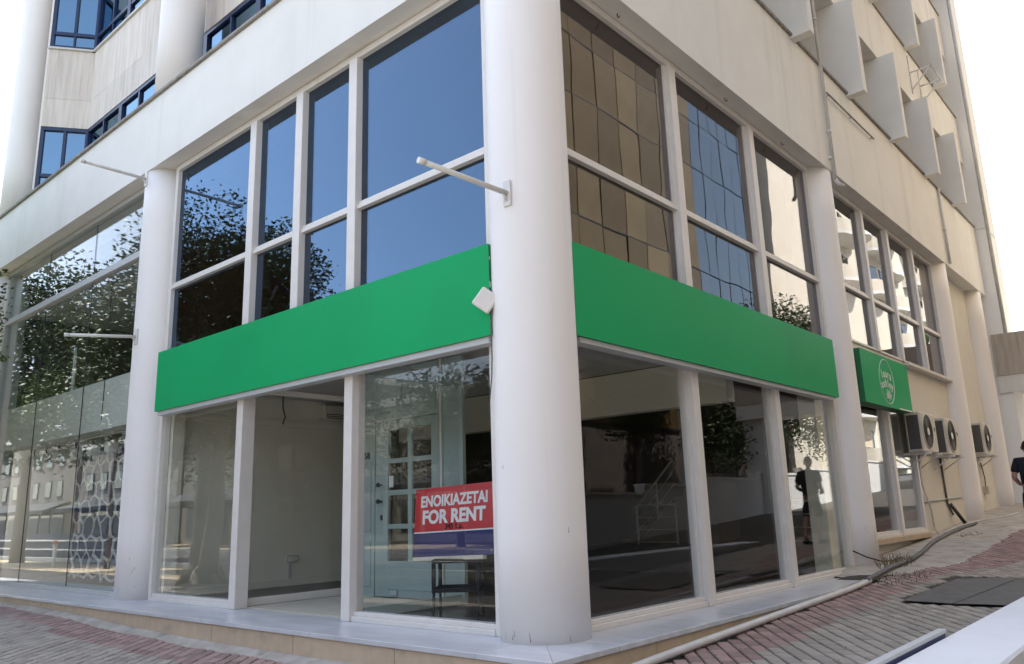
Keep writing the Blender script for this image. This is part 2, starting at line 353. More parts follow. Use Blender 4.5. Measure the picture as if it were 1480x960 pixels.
while y < 6.5:
    w = 2.0+random.uniform(-.15, .15)
    if 6.9-(y+w) < .6: w = 6.9-y
    B('marble_slab', M['marble'], plinth, .03, .805, y+.0015, y+w-.0015, -.045, 0, bevel=.003); y += w
MB().prism([(.03, 6.903), (.805, 6.903), (.66, 7.4), (.03, 8.0)], -.045, 0).build('marble_slab', M['marble'], plinth, .003)
# cement fillets at the foot of the plinth
mb = MB(); xs = rng(-16.5, .95, 120)
for i, x in enumerate(xs[:-1]):
    x1 = xs[i+1]
    def w_(x): return .13+.05*noise.noise(Vector((x*.8, 3, 0)))+.03*noise.noise(Vector((x*4, 3, 0)))
    mb.add([(x, -.88, gz(x, -.9)+.05), (x1, -.88, gz(x1, -.9)+.05), (x1, -.93-w_(x1), gz(x1, -1)+.002), (x, -.93-w_(x), gz(x, -1)+.002)], [(0, 3, 2, 1)], True)
o = mb.build('cement_fillet', M['cement'], plinth)
mb = MB(); ys = rng(-.95, 7.0, 70)
for i, y in enumerate(ys[:-1]):
    y1 = ys[i+1]
    mb.add([(.775, y, gz(.9, y)+.04), (.775, y1, gz(.9, y1)+.04), (.86+.03*noise.noise(Vector((y1*2, 9, 0))), y1, gz(.9, y1)+.01), (.86+.03*noise.noise(Vector((y*2, 9, 0))), y, gz(.9, y)+.01)], [(0, 3, 2, 1)], True)
mb.build('cement_fillet', M['cement'], plinth)
ap = sheet('cement_apron', rng(.05, 2.0, 26), rng(6.6, 22, 90), M['cement'], -.02, 'structure')
for v in ap.data.vertices:
    x, y = v.co.x, v.co.y
    e = 1.15+.45*ease((y-7)/2)+.16*noise.noise(Vector((y*1.3, 0, 5)))
    v.co.z += .05*ease((e-x)/.35)+.03*ease((.55-x)/.4)-.05*ease((x-e)/.2)+.012*noise.noise(Vector((x*3, y*3, 1)))
    if y < 7.3: v.co.z -= .06*ease((7.3-y)/.5)

# beams, ledges, upper storeys
ZS = 6.93
B('fascia_beam', M['white'], bld, -16.9, .42, -.42, .55, ZS, 8.25)
B('fascia_beam', M['white'], bld, -.55, .42, .553, 16.35, ZS, 9.05)
B('fascia_beam', M['white'], bld, -.55, .415, 16.353, 20.6, ZS, 9.05)
B('fascia_beam', M['white'], bld, -2.2, .418, -.418, .55, 8.253, 9.05)
x = -16.9
while x < -.3-1.9:
    B('ledge_stone', M['ledge'], bld, x+.004, x+1.36, -.47, .3, 8.253, 8.305, bevel=.006); x += 1.365
y = -.4
FINS = [4.1, 6.93, 9.70, 12.47, 15.24, 18.0]
while y < 20.4:
    B('ledge_stone', M['ledge'], bld, -.3, .465, y+.004, min(y+1.36, 20.6), 9.053, 9.105, bevel=.006); y += 1.365
# core volume of the upper floors (recessed)
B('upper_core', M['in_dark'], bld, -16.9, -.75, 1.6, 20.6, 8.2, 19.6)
B('roof_slab', M['white'], bld, -16.9, .4, -.3, 20.6, 18.2, 19.4)
# left upper storeys: ribbon windows and travertine spandrels; outline with a projecting canted bay
def ribbon(z0, z1, rail, tag_):
    # canted face A: (-14.3,-.23)-(-13.7,.6); straight face from -13.7 to -1
    segs = [((-14.3, -.23), (-13.7, .6), 1), ((-13.7, .6), (-11.9, .6), 1), ((-11.9, .6), (-10.1, .6), 1), ((-10.1, .6), (-8.2, .6), 1), ((-8.2, .6), (-6.35, .6), 1), ((-6.35, .6), (-4.8, .6), 1), ((-4.8, .6), (-3.0, .6), 1), ((-3.0, .6), (-.8, .6), 1)]
    for a, b, _ in segs:
        a, b = Vector((*a, 0)), Vector((*b, 0)); L = (b-a).length; ang = math.atan2(b.y-a.y, b.x-a.x)
        T = Matrix.Translation(a) @ Matrix.Rotation(ang, 4, 'Z')
        mb = MB(); w = .075
        mb.box(0, w, -.06, .06, z0, z1).box(L-w, L, -.06, .06, z0, z1).box(w, L-w, -.06, .06, z1-w, z1).box(w, L-w, -.06, .06, z0, z0+w)
        win = mb.xf(T).build('window', M['navy'], bld)
        MB().box(w, L-w, -.05, .05, z0+.36, z0+.44).xf(T).build('transom', M['navy'], win)
        MB().box(L/2-.03, L/2+.03, -.055, .055, z0+.443, z1-w-.003).xf(T).build('mullion', M['navy'], win)
        MB().box(L/2-.02, L/2+.02, -.045, .045, z0+w+.003, z0+.357).xf(T).build('mullion', M['navy'], win)
        for (p0, p1, q0, q1) in ((w, L/2-.03, z0+.44, z1-w), (L/2+.03, L-w, z0+.44, z1-w), (w, L/2-.02, z0+w, z0+.36), (L/2+.02, L-w, z0+w, z0+.36)):
            MB().box(p0+.001, p1-.001, -.008, .008, q0+.001, q1-.001).xf(T).build('pane', G['blue'], win)
def spandrel(z0, z1):
    for (a, b) in (((-14.3, -.23), (-13.7, .6)), ((-13.7, .6), (-.8, .6))):
        a, b = Vector((*a, 0)), Vector((*b, 0)); L = (b-a).length; ang = math.atan2(b.y-a.y, b.x-a.x)
        T = Matrix.Translation(a) @ Matrix.Rotation(ang, 4, 'Z')
        n = max(1, round(L/.95)); zm = z0+(z1-z0)*.36
        for i in range(n):
            for (q0, q1) in ((z0, zm), (zm, z1)):
                MB().box(L*i/n+.002, L*(i+1)/n-.002, -.075+random.uniform(0, .004), .03, q0+.002, q1-.002).xf(T).build('cladding_panel', M['trav'], bld, .002)
        MB().box(-.02, L+.02, -.125, .05, z1+.001, z1+.05).xf(T).build('window_sill', M['pvc'], bld, .004)
ribbon(8.52, 10.11, .4, 0); spandrel(10.115, 12.10); ribbon(12.155, 13.72, .4, 1); spandrel(13.73, 15.6); ribbon(15.66, 17.2, .4, 2)
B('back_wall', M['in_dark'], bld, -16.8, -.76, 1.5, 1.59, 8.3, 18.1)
B('bay_return', M['trav'], bld, -14.62, -14.34, -.2, 1.49, 8.3, 18.1)
B('blind', M['pale_far'], bld, -8.7, -6.4, .80, .82, 9.1, 10.05)
B('blind', M['pale_far'], bld, -15.6, -14.2, .35, .37, 9.0, 10.05)
B('blind', M['pale_far'], bld, -13.5, -11.6, .82, .84, 9.2, 10.05)
B('blind', M['pale_far'], bld, -13.4, -9.8, .82, .84, 12.6, 13.6)
# right upper storeys: fins, recessed windows and spandrels
for zi, z0 in enumerate((9.108, 12.72, 16.33)):
    z1 = z0+2.02
    if z0 < 16:
        B('spandrel', M['white'], bld, -.4, .42, .6, 20.6, z1, z0+3.555)
        yy = -.4
        while yy < 20.4:
            B('ledge_stone', M['ledge'], bld, -.3, .455, yy+.004, min(yy+1.36, 20.6), z0+3.558, z0+3.608, bevel=.006); yy += 1.365
    B('recess_wall', M['cream'], bld, -.75, -.5, .6, 20.6, z0-.05, z1+.05)
    for k, fy in enumerate(FINS):
        B('sunshade_fin', M['white'], bld, -.49, .77, fy-.10, fy+.10, z0-.09, z1-.003, bevel=.008)
        # window between this fin and the next
        ya, yb = fy+.14, fy+1.25
        win = MB().box(-.49, -.43, ya, ya+.06, z0+.02, z1-.03).box(-.49, -.43, yb-.06, yb, z0+.02, z1-.03).box(-.49, -.43, ya+.06, yb-.06, z1-.09, z1-.03).box(-.49, -.43, ya+.06, yb-.06, z0+.02, z0+.08).build('window', M['navy'], bld)
        B('pane', G['teal'], win, -.47, -.45, ya+.061, yb-.061, z0+.081, z1-.091)
# end wing and bridge beyond
B('end_wing', M['wing'], bld, -.6, .70, 20.7, 22.2, .3, 19.4)
MB().tube([(.745, 20.76, 5.75), (.745, 20.76, 18.5)], .05).build('downpipe', M['pvc'], bld)
B('wing_string_course', M['cream'], bld, -.5, .715, 20.69, 22.0, 9.0, 9.02)
# walls of the second right-hand bay
B('wall', M['cream'], bld, -.25, .10, 11.98, 20.2, -.2, 3.86)
B('wall', M['cream'], bld, -.25, .085, 16.35, 20.2, 3.862, 6.92)
B('wall', M['cream'], bld, -.25, .10, 8.2, 11.977, -.4, .36)
B('window_sill', M['plinth'], bld, -.2, .24, 8.35, 11.95, .362, .46, bevel=.01)
B('window_sill', M['frame'], bld, -.2, .26, 12.0, 15.66, 3.863, 3.93, bevel=.006)

# glazing frames
def glazing(axis, plane, a0, a1, z0, z1, mulls, trans, gm, fm, mw=.16, bottom=.10, top=.09, side=.09, depth=.07, name='window', tw=.10, skip=(), inner=True):
    """axis 'x': wall along X at y=plane (outside is -y); axis 'y': wall along Y at x=plane (outside is +x)"""
    def bx(mb, u0, u1, d0, d1, q0, q1):
        if axis == 'x': mb.box(u0, u1, plane-d1, plane-d0, q0, q1)
        else: mb.box(plane+d0, plane+d1, u0, u1, q0, q1)
        return mb
    mb = MB(); D = depth
    bx(mb, a0, a0+side, -D, D, z0, z1); bx(mb, a1-side, a1, -D, D, z0, z1)
    bx(mb, a0+side, a1-side, -D, D, z1-top, z1)
    cuts = [a0+side/2]+[m for m in mulls]+[a1-side/2]
    win = mb.build(name, fm, bld, .004)
    for m in mulls:
        w = mw
        bx(MB(), m-w/2, m+w/2, -D-.02, D+.035, z0+.001, z1-top-.001).build('mullion', fm, win, .006)
        bx(MB(), m-w/2-.03, m-w/2-.001, -D*.6, D*.5, z0+bottom, z1-top-.001).build('glazing_bead', fm, win)
    n = len(cuts)-1
    for i in range(n):
        u0 = a0+side if i == 0 else cuts[i]+mw/2
        u1 = a1-side if i == n-1 else cuts[i+1]-mw/2
        if i in skip: continue
        if bottom: 
            bx(MB(), u0+.001, u1-.001, -D, D+.01, z0, z0+bottom*.55).build('bottom_rail', fm, win, .004)
            bx(MB(), u0+.001, u1-.001, -D, D-.02, z0+bottom*.552, z0+bottom).build('bottom_rail', fm, win, .004)
        zz = [z0+bottom]+[t for t in trans]+[z1-top]
        for t in trans:
            bx(MB(), u0+.001, u1-.001, -D, D, t-tw/2, t).build('transom', fm, win, .004)
            bx(MB(), u0+.001, u1-.001, -D, D-.025, t+.002, t+tw/2).build('transom', fm, win, .004)
        for j in range(len(zz)-1):
            q0 = zz[j] if j == 0 else zz[j]+tw/2
            q1 = zz[j+1] if j == len(zz)-2 else zz[j+1]-tw/2
            pm = bx(MB(), u0+.001, u1-.001, -.006, .006, q0+.001, q1-.001)
            ta, tb_ = random.uniform(-.006, .006), random.uniform(-.006, .006); uc, qc = (u0+u1)/2, (q0+q1)/2; ai = 0 if axis == 'x' else 1
            def sk(v):
                d = ta*(v[ai]-uc)/max(.5, u1-u0)+tb_*(v[2]-qc)/max(.5, q1-q0); v = list(v); v[1-ai] += d; return tuple(v)
            pm.v = [sk(v) for v in pm.v]
            pm.build('pane', gm, win)
    return win
YP, XP = -.10, .10
glazing('x', YP, -7.47, -.36, 0, 2.90, [-5.04, -2.66], [], G['clear'], M['frame'], skip=(1,), mw=.15)
glazing('x', YP, -7.47, -.36, 3.0, 6.92, [-5.01, -3.84, -2.66], [4.82], G['sky_tint'], M['frame'], bottom=0.05)
glazing('y', XP, .36, 7.60, 0, 2.90, [2.77, 5.16], [], G['clear'], M['frame'])
glazing('y', XP, .36, 7.60, 3.0, 6.92, [2.84, 5.22], [4.82], G['bronze'], M['frame'], bottom=.05)
glazing('x', YP, -15.62, -8.36, 0, 6.92, [], [5.70], G['bayB'], M['frame_grey'], bottom=.07, tw=.14)
glazing('y', XP, 8.36, 15.62, 3.93, 6.92, [10.3, 11.92, 13.8], [5.02], G['bronze'], M['frame'], mw=.13, bottom=.06)
glazing('y', XP, 8.36, 11.96, .46, 2.90, [10.3], [], G['clear'], M['frame'], mw=.14)
for x in (-13.2, -10.8):
    for (q0, q1) in ((.08, 5.62), (5.78, 6.8)): B('glass_joint', M['dark'], bld, x-.006, x+.006, YP-.008, YP+.008, q0, q1)
B('lintel', M['in_brown'], bld, -7.5, -.3, YP-.05, YP+.3, 2.903, 2.997)
B('lintel', M['in_brown'], bld, XP-.3, XP+.05, .3, 7.6, 2.903, 2.997)
B('lintel', M['white'], bld, XP-.3, XP+.05, 8.3, 12.0, 2.903, 3.927)

# interior shell
B('interior_floor', M['in_floor'], bld, -7.5, XP-.1, .02, 13.4, -.10, -.004)
B('interior_floor', M['in_ceil'], bld, -15.7, -7.72, .02, 9, -.10, -.004)
vf = B('vestibule_floor', M['wood_light'], bld, -5.04, -2.67, -.02, 1.59, -.003, .012)
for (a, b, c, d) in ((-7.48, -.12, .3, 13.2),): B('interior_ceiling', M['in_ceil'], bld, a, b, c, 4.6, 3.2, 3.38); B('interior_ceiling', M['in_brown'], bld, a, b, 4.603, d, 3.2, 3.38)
B('interior_wall', M['in_wall'], bld, -7.70, -7.5, .0, 13.4, -.1, 6.9)
B('interior_wall', M['in_wall'], bld, -7.5, -.2, 13.2, 13.4, -.1, 6.9)
B('mezzanine_wall', M['in_brown'], bld, -7.5, -2.6, 4.2, 4.4, 3.4, 6.9)
B('mezzanine_wall', M['in_brown'], bld, -2.8, -2.6, 4.4, 13.2, 3.4, 6.9)
B('skirting', M['in_wall'], bld, -7.497, -7.47, .03, 13.1, 0, .11)
B('cornice', M['in_wall'], bld, -7.497, -7.45, .03, 13.1, 2.70, 2.80)
B('pilaster', M['in_wall'], bld, -7.497, -7.30, -.02, .16, 0, 3.19)
B('pilaster', M['in_wall'], bld, -.30, -.02, 7.15, 7.52, 0, 3.19)
B('interior_wall', M['in_wall'], bld, -.24, -.02, 12.0, 13.2, 0, 3.19)
B('rear_wall', M['white'], bld, -17.1, -16.9, .6, 20.6, -.5, 18.1)
B('rear_wall', M['white'], bld, -16.9, -.3, 20.3, 20.6, -.5, 8.19)
B('floor_slab', M['in_ceil'], bld, -16.88, -.56, .556, 20.28, 6.95, 8.15)
B('shade_lining', M['in_dark'], bld, -7.49, -7.40, 4.0, 13.19, .0, 3.19)  # dark sheets over the beige walls, painting the deep room unlit
B('shade_lining', M['in_dark'], bld, -7.39, -.25, 13.08, 13.19, .0, 3.19)
# vestibule: side glass, panelled partition with a glazed door
fr = M['frame']
vs = MB().box(-5.12, -5.05, .02, 2.05, 0.012, .11).box(-5.12, -5.05, .02, 2.05, 2.83, 2.9).box(-5.12, -5.05, 2.05, 2.12, 0, 2.9).build('side_window', fr, bld, .004)
B('pane', G['clear'], vs, -5.09, -5.08, .02, 2.05, .111, 2.829)
vs = MB().box(-2.66, -2.60, .02, 1.56, 0.012, .12).box(-2.66, -2.60, .02, 1.56, 2.74, 2.9).build('side_window', M['teal'], bld, .004)
B('pane', G['clear'], vs, -2.635, -2.625, .02, 1.56, .121, 2.739)
DY = 1.60
part = MB().box(-4.72, -4.40, DY, DY+.06, 0, 3.19).box(-3.06, -2.60, DY, DY+.06, 0, 3.19).box(-4.40, -3.06, DY, DY+.06, 2.45, 3.19).box(-4.72, -4.66, DY+.062, 2.12, 0, 3.19).box(-5.045, -4.722, 2.06, 2.12, 0, 3.19).build('partition', M['teal'], bld, .004)
for (a, b, q0, q1) in ((-4.66, -4.47, .15, .75), (-4.66, -4.47, .9, 1.8), (-4.3, -3.8, 2.57, 3.05), (-3.65, -3.1, 2.57, 3.05)):
    MB().box(a, b, DY-.015, DY, q0, q1).build('raised_panel', M['teal'], part, .006)
B('corner_trim', M['frame'], bld, -3.0, -2.965, DY-.03, DY-.001, 0, 3.19)
B('beam', M['in_wall'], bld, -7.38, -.3, 4.62, 4.85, 2.55, 3.19)
XL, X1, X2, X3, X4, XR_ = -4.39, -4.12, -3.695, -3.61, -3.215, -3.07
rows = [(.497, .93), (.996, 1.39), (1.46, 1.835), (1.90, 2.31)]
dr = MB().box(XL, X1, DY+.01, DY+.05, .02, 2.44).box(X4, XR_, DY+.01, DY+.05, .02, 2.44).box(X1, X4, DY+.01, DY+.05, 2.31, 2.44).box(X1, X4, DY+.01, DY+.05, .02, .497).box(X2, X3, DY+.01, DY+.05, .497, 2.31)
for q0, q1 in ((.93, .996), (1.39, 1.46), (1.835, 1.90)): dr.box(X1, X2, DY+.011, DY+.049, q0, q1); dr.box(X3, X4, DY+.011, DY+.049, q0, q1)
door = dr.build('door', M['teal'], bld, .004)
for (a, b) in ((X1, X2), (X3, X4)):
    for (q0, q1) in rows: B('pane', G['clear'], door, a, b, DY+.025, DY+.033, q0, q1)
MB().box(X1, X4, DY-.002, DY+.01, .12, .40).build('raised_panel', M['teal'], door, .006)
for q in (1.54, 1.31): MB().tube([(-4.25, DY+.01, q), (-4.25, DY-.05, q)], .012).tube([(-4.25, DY-.045, q), (-4.25, DY-.07, q)], .032, 14).build('door_knob', M['black'], door)
B('lock', M['black'], door, -4.27, -4.23, DY, DY+.01, 1.05, 1.12)
B('letter_plate', M['frame_grey'], door, -4.03, -3.90, DY-.015, DY-.003, .05, .11)
B('notice', M['print_white'], door, -4.10, -4.01, DY+.018, DY+.023, 1.50, 1.66)

# text helper
def text_mb(s, size, M4, extrude=.001, align='CENTER', bold=0.):
    cu = bpy.data.curves.new('t', 'FONT'); cu.body = s; cu.size = size; cu.align_x = align; cu.extrude = extrude; cu.offset = bold; cu.resolution_u = 4
    ob = bpy.data.objects.new('t', cu); col.objects.link(ob)
    dg = bpy.context.evaluated_depsgraph_get(); me = ob.evaluated_get(dg).to_mesh()
    mb = MB(); mb.add([M4 @ v.co for v in me.vertices], [tuple(p.vertices) for p in me.polygons])
    ob.evaluated_get(dg).to_mesh_clear(); bpy.data.objects.remove(ob); bpy.data.curves.remove(cu)
    return mb
FX = Matrix(((1, 0, 0, 0), (0, 0, -1, 0), (0, 1, 0, 0), (0, 0, 0, 1)))       # text upright, facing -y
FY = Matrix(((0, 0, 1, 0), (1, 0, 0, 0), (0, 1, 0, 0), (0, 0, 0, 1)))        # text upright along +y, facing +x
text_mb('58', .13, Matrix.Translation((-4.57, DY-.004, 1.93)) @ FX, bold=.004).build('door_number', M['black'], part)

# bay left of the shop: mezzanine band, ceiling grid, display panel, spotlights
B('mezzanine_edge', M['frame'], bld, -15.66, -7.71, .02, .35, 2.78, 3.68)
B('mezzanine_floor', M['in_ceil'], bld, -15.66, -7.71, .353, 9, 2.9, 3.2)
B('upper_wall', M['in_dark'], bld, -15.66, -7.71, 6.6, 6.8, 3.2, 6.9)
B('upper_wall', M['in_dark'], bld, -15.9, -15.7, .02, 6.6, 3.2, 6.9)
B('back_wall', M['in_wall'], bld, -15.66, -7.71, 5.2, 5.4, 0, 2.89)
for i in range(7):
    for j in range(6):
        B('ceiling_tile', M['frame_grey'] if (i*j) % 7 else M['in_ceil'], bld, -15.6+i*1.13, -15.6+i*1.13+1.115, .3+j*1.03, .3+j*1.03+1.015, 5.9, 5.94)
dp = B('display_panel', M['blue_panel'], bld, -13.2, -9.2, .80, .86, 0.0, 2.70)
random.seed(11)
cw_, ch_ = .42, .36; hv = {}
def hexv(i, j):
    if (i, j) not in hv:
        hv[(i, j)] = (max(-13.17, min(-9.23, -13.2+i*cw_/2+random.uniform(-.07, .07))), .792, max(.03, min(2.66, .1+j*ch_+((i+j) % 2)*ch_*.30+random.uniform(-.06, .06))))
    return hv[(i, j)]
def strand(a, b):
    a, b = Vector(a), Vector(b); d = b-a
    if d.length < .05: return
    n_ = Vector((-d.z, 0, d.x)).normalized()*random.uniform(-.04, .04); r = random.uniform(.014, .034)
    MB().tube([a+d*u+n_*math.sin(u*3.14) for u in (0, .25, .5, .75, 1)], [r*1.25, r, r*.8, r, r*1.25], 6).build('web_strand', M['frame'], dp)
for j in range(8):
    for i in range(19):
        strand(hexv(i, j), hexv(i+1, j))
        if (i+j) % 2 and j < 7: strand(hexv(i, j), hexv(i, j+1))
spotp = thing('spotlight_track', 'white track of small spotlights under the mezzanine edge', 'spotlight', (0, 0, 0))
MB().box(-14.9, -8.3, .40, .44, 2.755, 2.779).build('track', M['frame'], spotp)
for k, x in enumerate((-14.6, -13.9, -13.2, -12.3, -11.45, -10.65, -9.8)):
    MB().box(x-.09, x+.09, .32, .52, 2.42, 2.62).build('lamp_head', M['frame'], spotp, .02)
    MB().tube([(x, .42, 2.62), (x-.06, .42, 2.7), (x, .42, 2.756)], .012, 6).build('lamp_arm', M['black'], spotp)
tag(MB().tube([(-13.15, .55, 3.20), (-13.2, .55, 4.85)], [.05, .03], 8).build('standing_pole', M['frame']), 'slim white pole standing on the mezzanine behind the tall window', 'pole')
tag(MB().tube([(-10.15, .0, 5.6), (-10.16, .02, 4.0), (-10.13, .0, 2.95)], .008, 6).build('hanging_cord', M['black']), 'thin black cord hanging behind the tall left window', 'cord')

# room fittings
acu = thing('air_conditioner', 'cream wall air conditioner inside by the vestibule ceiling', 'air conditioner', (0, 0, 0))
MB().box(-7.497, -7.27, 2.75, 3.75, 2.86, 3.14).build('casing', M['ac'], acu, .03)
for k in range(3): MB().box(-7.275, -7.26, 2.8, 3.7, 2.88+.035*k, 2.895+.035*k).build('louvre', M['ac_grille'], acu)
gl = thing('ceiling_lamp', 'round white globe lamp on the shop ceiling', 'lamp', (-4.1, .95, 3.2))
MB().tube([(0, 0, 0), (0, 0, -.05), (0, 0, -.12), (0, 0, -.17), (0, 0, -.19)], [.19, .22, .19, .10, .01], 24).build('globe', M['lamp_globe'], gl)
MB().tube([(0, 0, 0), (0, 0, -.03)], .235, 24).build('base_ring', M['frame'], gl)
so = thing('wall_socket', 'cream double wall socket with surface trunking near the skirting', 'socket', (0, 0, 0))
MB().box(-7.497, -7.47, 2.18, 2.42, .38, .50).build('plate', M['in_ceil'], so, .004); MB().box(-7.468, -7.462, 2.21, 2.29, .40, .48).build('outlet', M['frame'], so); MB().box(-7.468, -7.462, 2.31, 2.39, .40, .48).build('outlet', M['frame'], so)
MB().box(-7.497, -7.477, 2.23, 2.27, .11, .379).build('trunking', M['in_ceil'], so)
tag(MB().tube([(-7.3, 1.9, 3.2), (-7.32, 1.92, 3.0), (-7.29, 1.95, 2.85), (-7.33, 1.93, 2.72)], .012, 6).build('loose_cable', M['black']), 'loose black cable hanging from the ceiling beside the wall air conditioner', 'cable')
tag(MB().tube([(-1.15, 1.0, 3.2), (-1.13, 1.0, 2.98), (-1.17, 1.02, 2.8), (-1.10, 1.0, 2.66), (-1.12, 1.0, 2.55)], .012, 6).build('loose_cable', M['black']), 'loose black cable hanging behind the glass beside the corner column', 'cable')
# stairs and railings at the back
st = thing('staircase', 'dark staircase with pale side wall at the back of the shop', 'staircase', (0, 0, 0))
for k in range(11): MB().box(-7.3+.27*k, -7.3+.27*k+.30, 11.75, 12.9, 0, .17*(k+1)).build('step', M['step'], st, .004)
def railing(label, x0, x1, y, h, slope=None, nb=4):
    t = thing('railing', label, 'railing', (0, 0, 0)); m = M['steel_white']
    for x in (x0, x1): MB().tube([(x, y, 0), (x, y, h)], .028, 8).build('post', m, t)
    for k in range(nb):
        z = h-(h/nb)*k; MB().tube([(x0, y, z), (x1, y, z)], .026 if k == 0 else .014, 8).build('rail', m, t)
    if slope:
        dx_, dz_ = slope
        for k in range(4):
            z = h-(h/nb)*k+.02; MB().tube([(x0+.06, y+.03, z), (x0+dx_, y+.03, z+dz_)], .026 if k == 0 else .012, 8).build('sloping_rail', m, t)
        MB().tube([(x0+dx_*.55, y+.03, h*.2+dz_*.55), (x0+dx_*.55, y+.03, h+dz_*.55)], .022, 8).build('post', m, t)
railing('white steel railing with sloping rails beside the dark staircase', -6.36, -5.25, 11.5, 1.17, (1.1, 1.05))
railing('white steel railing by the back wall near the pilaster', -2.75, -1.5, 12.0, 1.15)
# table and rent board
tb = thing('display_stand', 'black steel stand with four thin legs behind the corner glass', 'stand', (-1.62, .52, -.004), R(38))
s = .235
MB().box(-s-.02, s+.02, -s-.02, s+.02, .60, .64).build('top', M['black'], tb, .004)
for a in (-1, 1):
    for b in (-1, 1):
        lg = MB().box(a*s-.02, a*s+.02, b*s-.02, b*s+.02, .30, .598).build('leg', M['black'], tb, .003)
        MB().tube([(a*s, b*s, .0), (a*s, b*s, .30)], .015, 8).build('leg_extension', M['black'], lg)
        MB().tube([(a*s, b*s, 0), (a*s, b*s, .03)], [.02, .014], 8).build('foot', M['black'], lg)
for a in (-1, 1):
    MB().box(-s+.02, s-.02, a*s-.016, a*s+.016, .305, .345).build('lower_rail', M['black'], tb); MB().box(a*s-.016, a*s+.016, -s+.02, s-.02, .306, .344).build('lower_rail', M['black'], tb)
W2, H2 = .60, .75
bd = thing('rent_sign', 'red and blue rent sign board leaning on the black steel stand', 'sign', (-1.60, .40, .665), R(1.5))
bd.rotation_euler = (R(-6), R(-2.0), R(2))
MB().box(-W2, W2, 0, .012, .27, H2).build('red_panel', M['red_board'], bd); MB().box(-W2, W2, 0, .0119, .0, .254).build('blue_panel', M['blue_board'], bd)
MB().box(-W2, W2, .0, .0118, .255, .269).build('white_stripe', M['print_white'], bd)
text_mb('ENOIKIAZETAI', .168, Matrix.Translation((0, -.002, .545)) @ FX @ Matrix.Diagonal((.92, 1, 1, 1)), bold=.006).build('lettering', M['print_white'], bd)
text_mb('FOR RENT', .20, Matrix.Translation((0, -.002, .36)) @ FX @ Matrix.Diagonal((1.02, 1, 1, 1)), bold=.008).build('lettering', M['print_white'], bd)
text_mb('345 \u03c4.\u03bc.', .085, Matrix.Translation((.02, -.002, .288)) @ FX, bold=.002).build('lettering', M['black'], bd)
MB().box(-W2+.02, W2-.12, -.03, .03, -.045, -.003).build('support_ledge', M['wood_light'], bd, .004)
for (x, z) in ((W2-.03, .04), (W2-.03, H2-.03), (-W2+.03, H2-.03)):
    MB().tube([(x, -.003, z), (x, .002, z)], .012, 10).build('eyelet', M['chrome'], bd)

# ------------------------------------------------------------------ green shop signs
def sign_box(name, label, x0, x1, y0, y1, z0, z1, front):
    t = thing(name, label, 'sign', (0, 0, 0))
    MB().box(x0, x1, y0, y1, z0, z1).build('box', M['green_edge'], t, .004)
    e = .012
    if front == 'x': MB().box(x0-.002, x1+.002, y0-.004, y0-.0005, z0-.002, z1+.002).build('face_sheet', M['green'], t)
    else: MB().box(x1+.0005, x1+.004, y0-.002, y1+.002, z0-.002, z1+.002).build('face_sheet', M['green'], t)
    return t
sl = sign_box('shop_sign', 'long plain green fascia sign facing the tree-lined street', -7.25, -.25, -.355, -.18, 2.765, 3.685, 'x')
MB().box(-7.2, -.3, -.33, -.19, 2.70, 2.764).build('soffit_strip', M['frame_grey'], sl)
sr = sign_box('shop_sign', 'long plain green fascia sign above the three side windows', .18, .355, .21, 7.24, 2.745, 3.69, 'y')
MB().box(.19, .33, .3, 7.1, 2.69, 2.744).build('soffit_strip', M['frame_grey'], sr)
random.seed(9)
for k in range(4):
    z = 2.86+k*.21+random.uniform(-.04, .04); MB().box(-.2515, -.2475, -.35, -.34, z, z+random.uniform(.03, .09)).build('chipped_paint', M['print_white'], sl)
s2 = sign_box('shop_sign', 'short green sign with white circle emblem and lettering', .20, .435, 8.30, 11.05, 2.76, 3.70, 'y')
XS = .4405; cy, cz = 9.62, 3.235
ring = MB().tube([(XS, cy+.41*math.cos(a), cz+.41*math.sin(a)) for a in [2*math.pi*i/48 for i in range(49)]], .007, 5, False).build('emblem_ring', M['print_white'], s2)
mb = MB()
for word, rad, size, spread, zc in (('laura', .95, .215, 7.0, -.85), ('ashley', .95, .215, 6.6, -1.03)):
    n = len(word)
    for i, ch in enumerate(word):
        a = R(90-(i-(n-1)/2)*spread)
        T = Matrix.Translation((XS, cy+rad*math.cos(a), cz+zc+rad*math.sin(a)-.02)) @ FY @ Matrix.Rotation(a-math.pi/2, 4, 'Z')
        mb2 = text_mb(ch, size, T, bold=.004); mb.add(mb2.v, mb2.f)
mb.build('lettering', M['print_white'], s2)
mb = MB()
for k in range(9):
    a = R(-10+k*25); L = .12+.04*(k % 2)
    y0, z0 = cy+.03, cz-.285
    for q in range(4):
        t = (q+1)/4; y, z = y0+L*t*math.cos(a), z0+L*t*math.sin(a)*.9
        mb.add([(XS, y-.018, z), (XS, y, z-.026), (XS, y+.018, z), (XS, y, z+.026)], [(0, 1, 2, 3)])
mb.tube([(XS, cy+.02, cz-.37), (XS, cy+.03, cz-.22)], .008, 5)
mb.build('flower_motif', M['print_white'], s2)
MB().box(.441, .4425, 10.2, 11.0, 2.765, 2.79).build('chipped_paint', M['print_white'], s2)

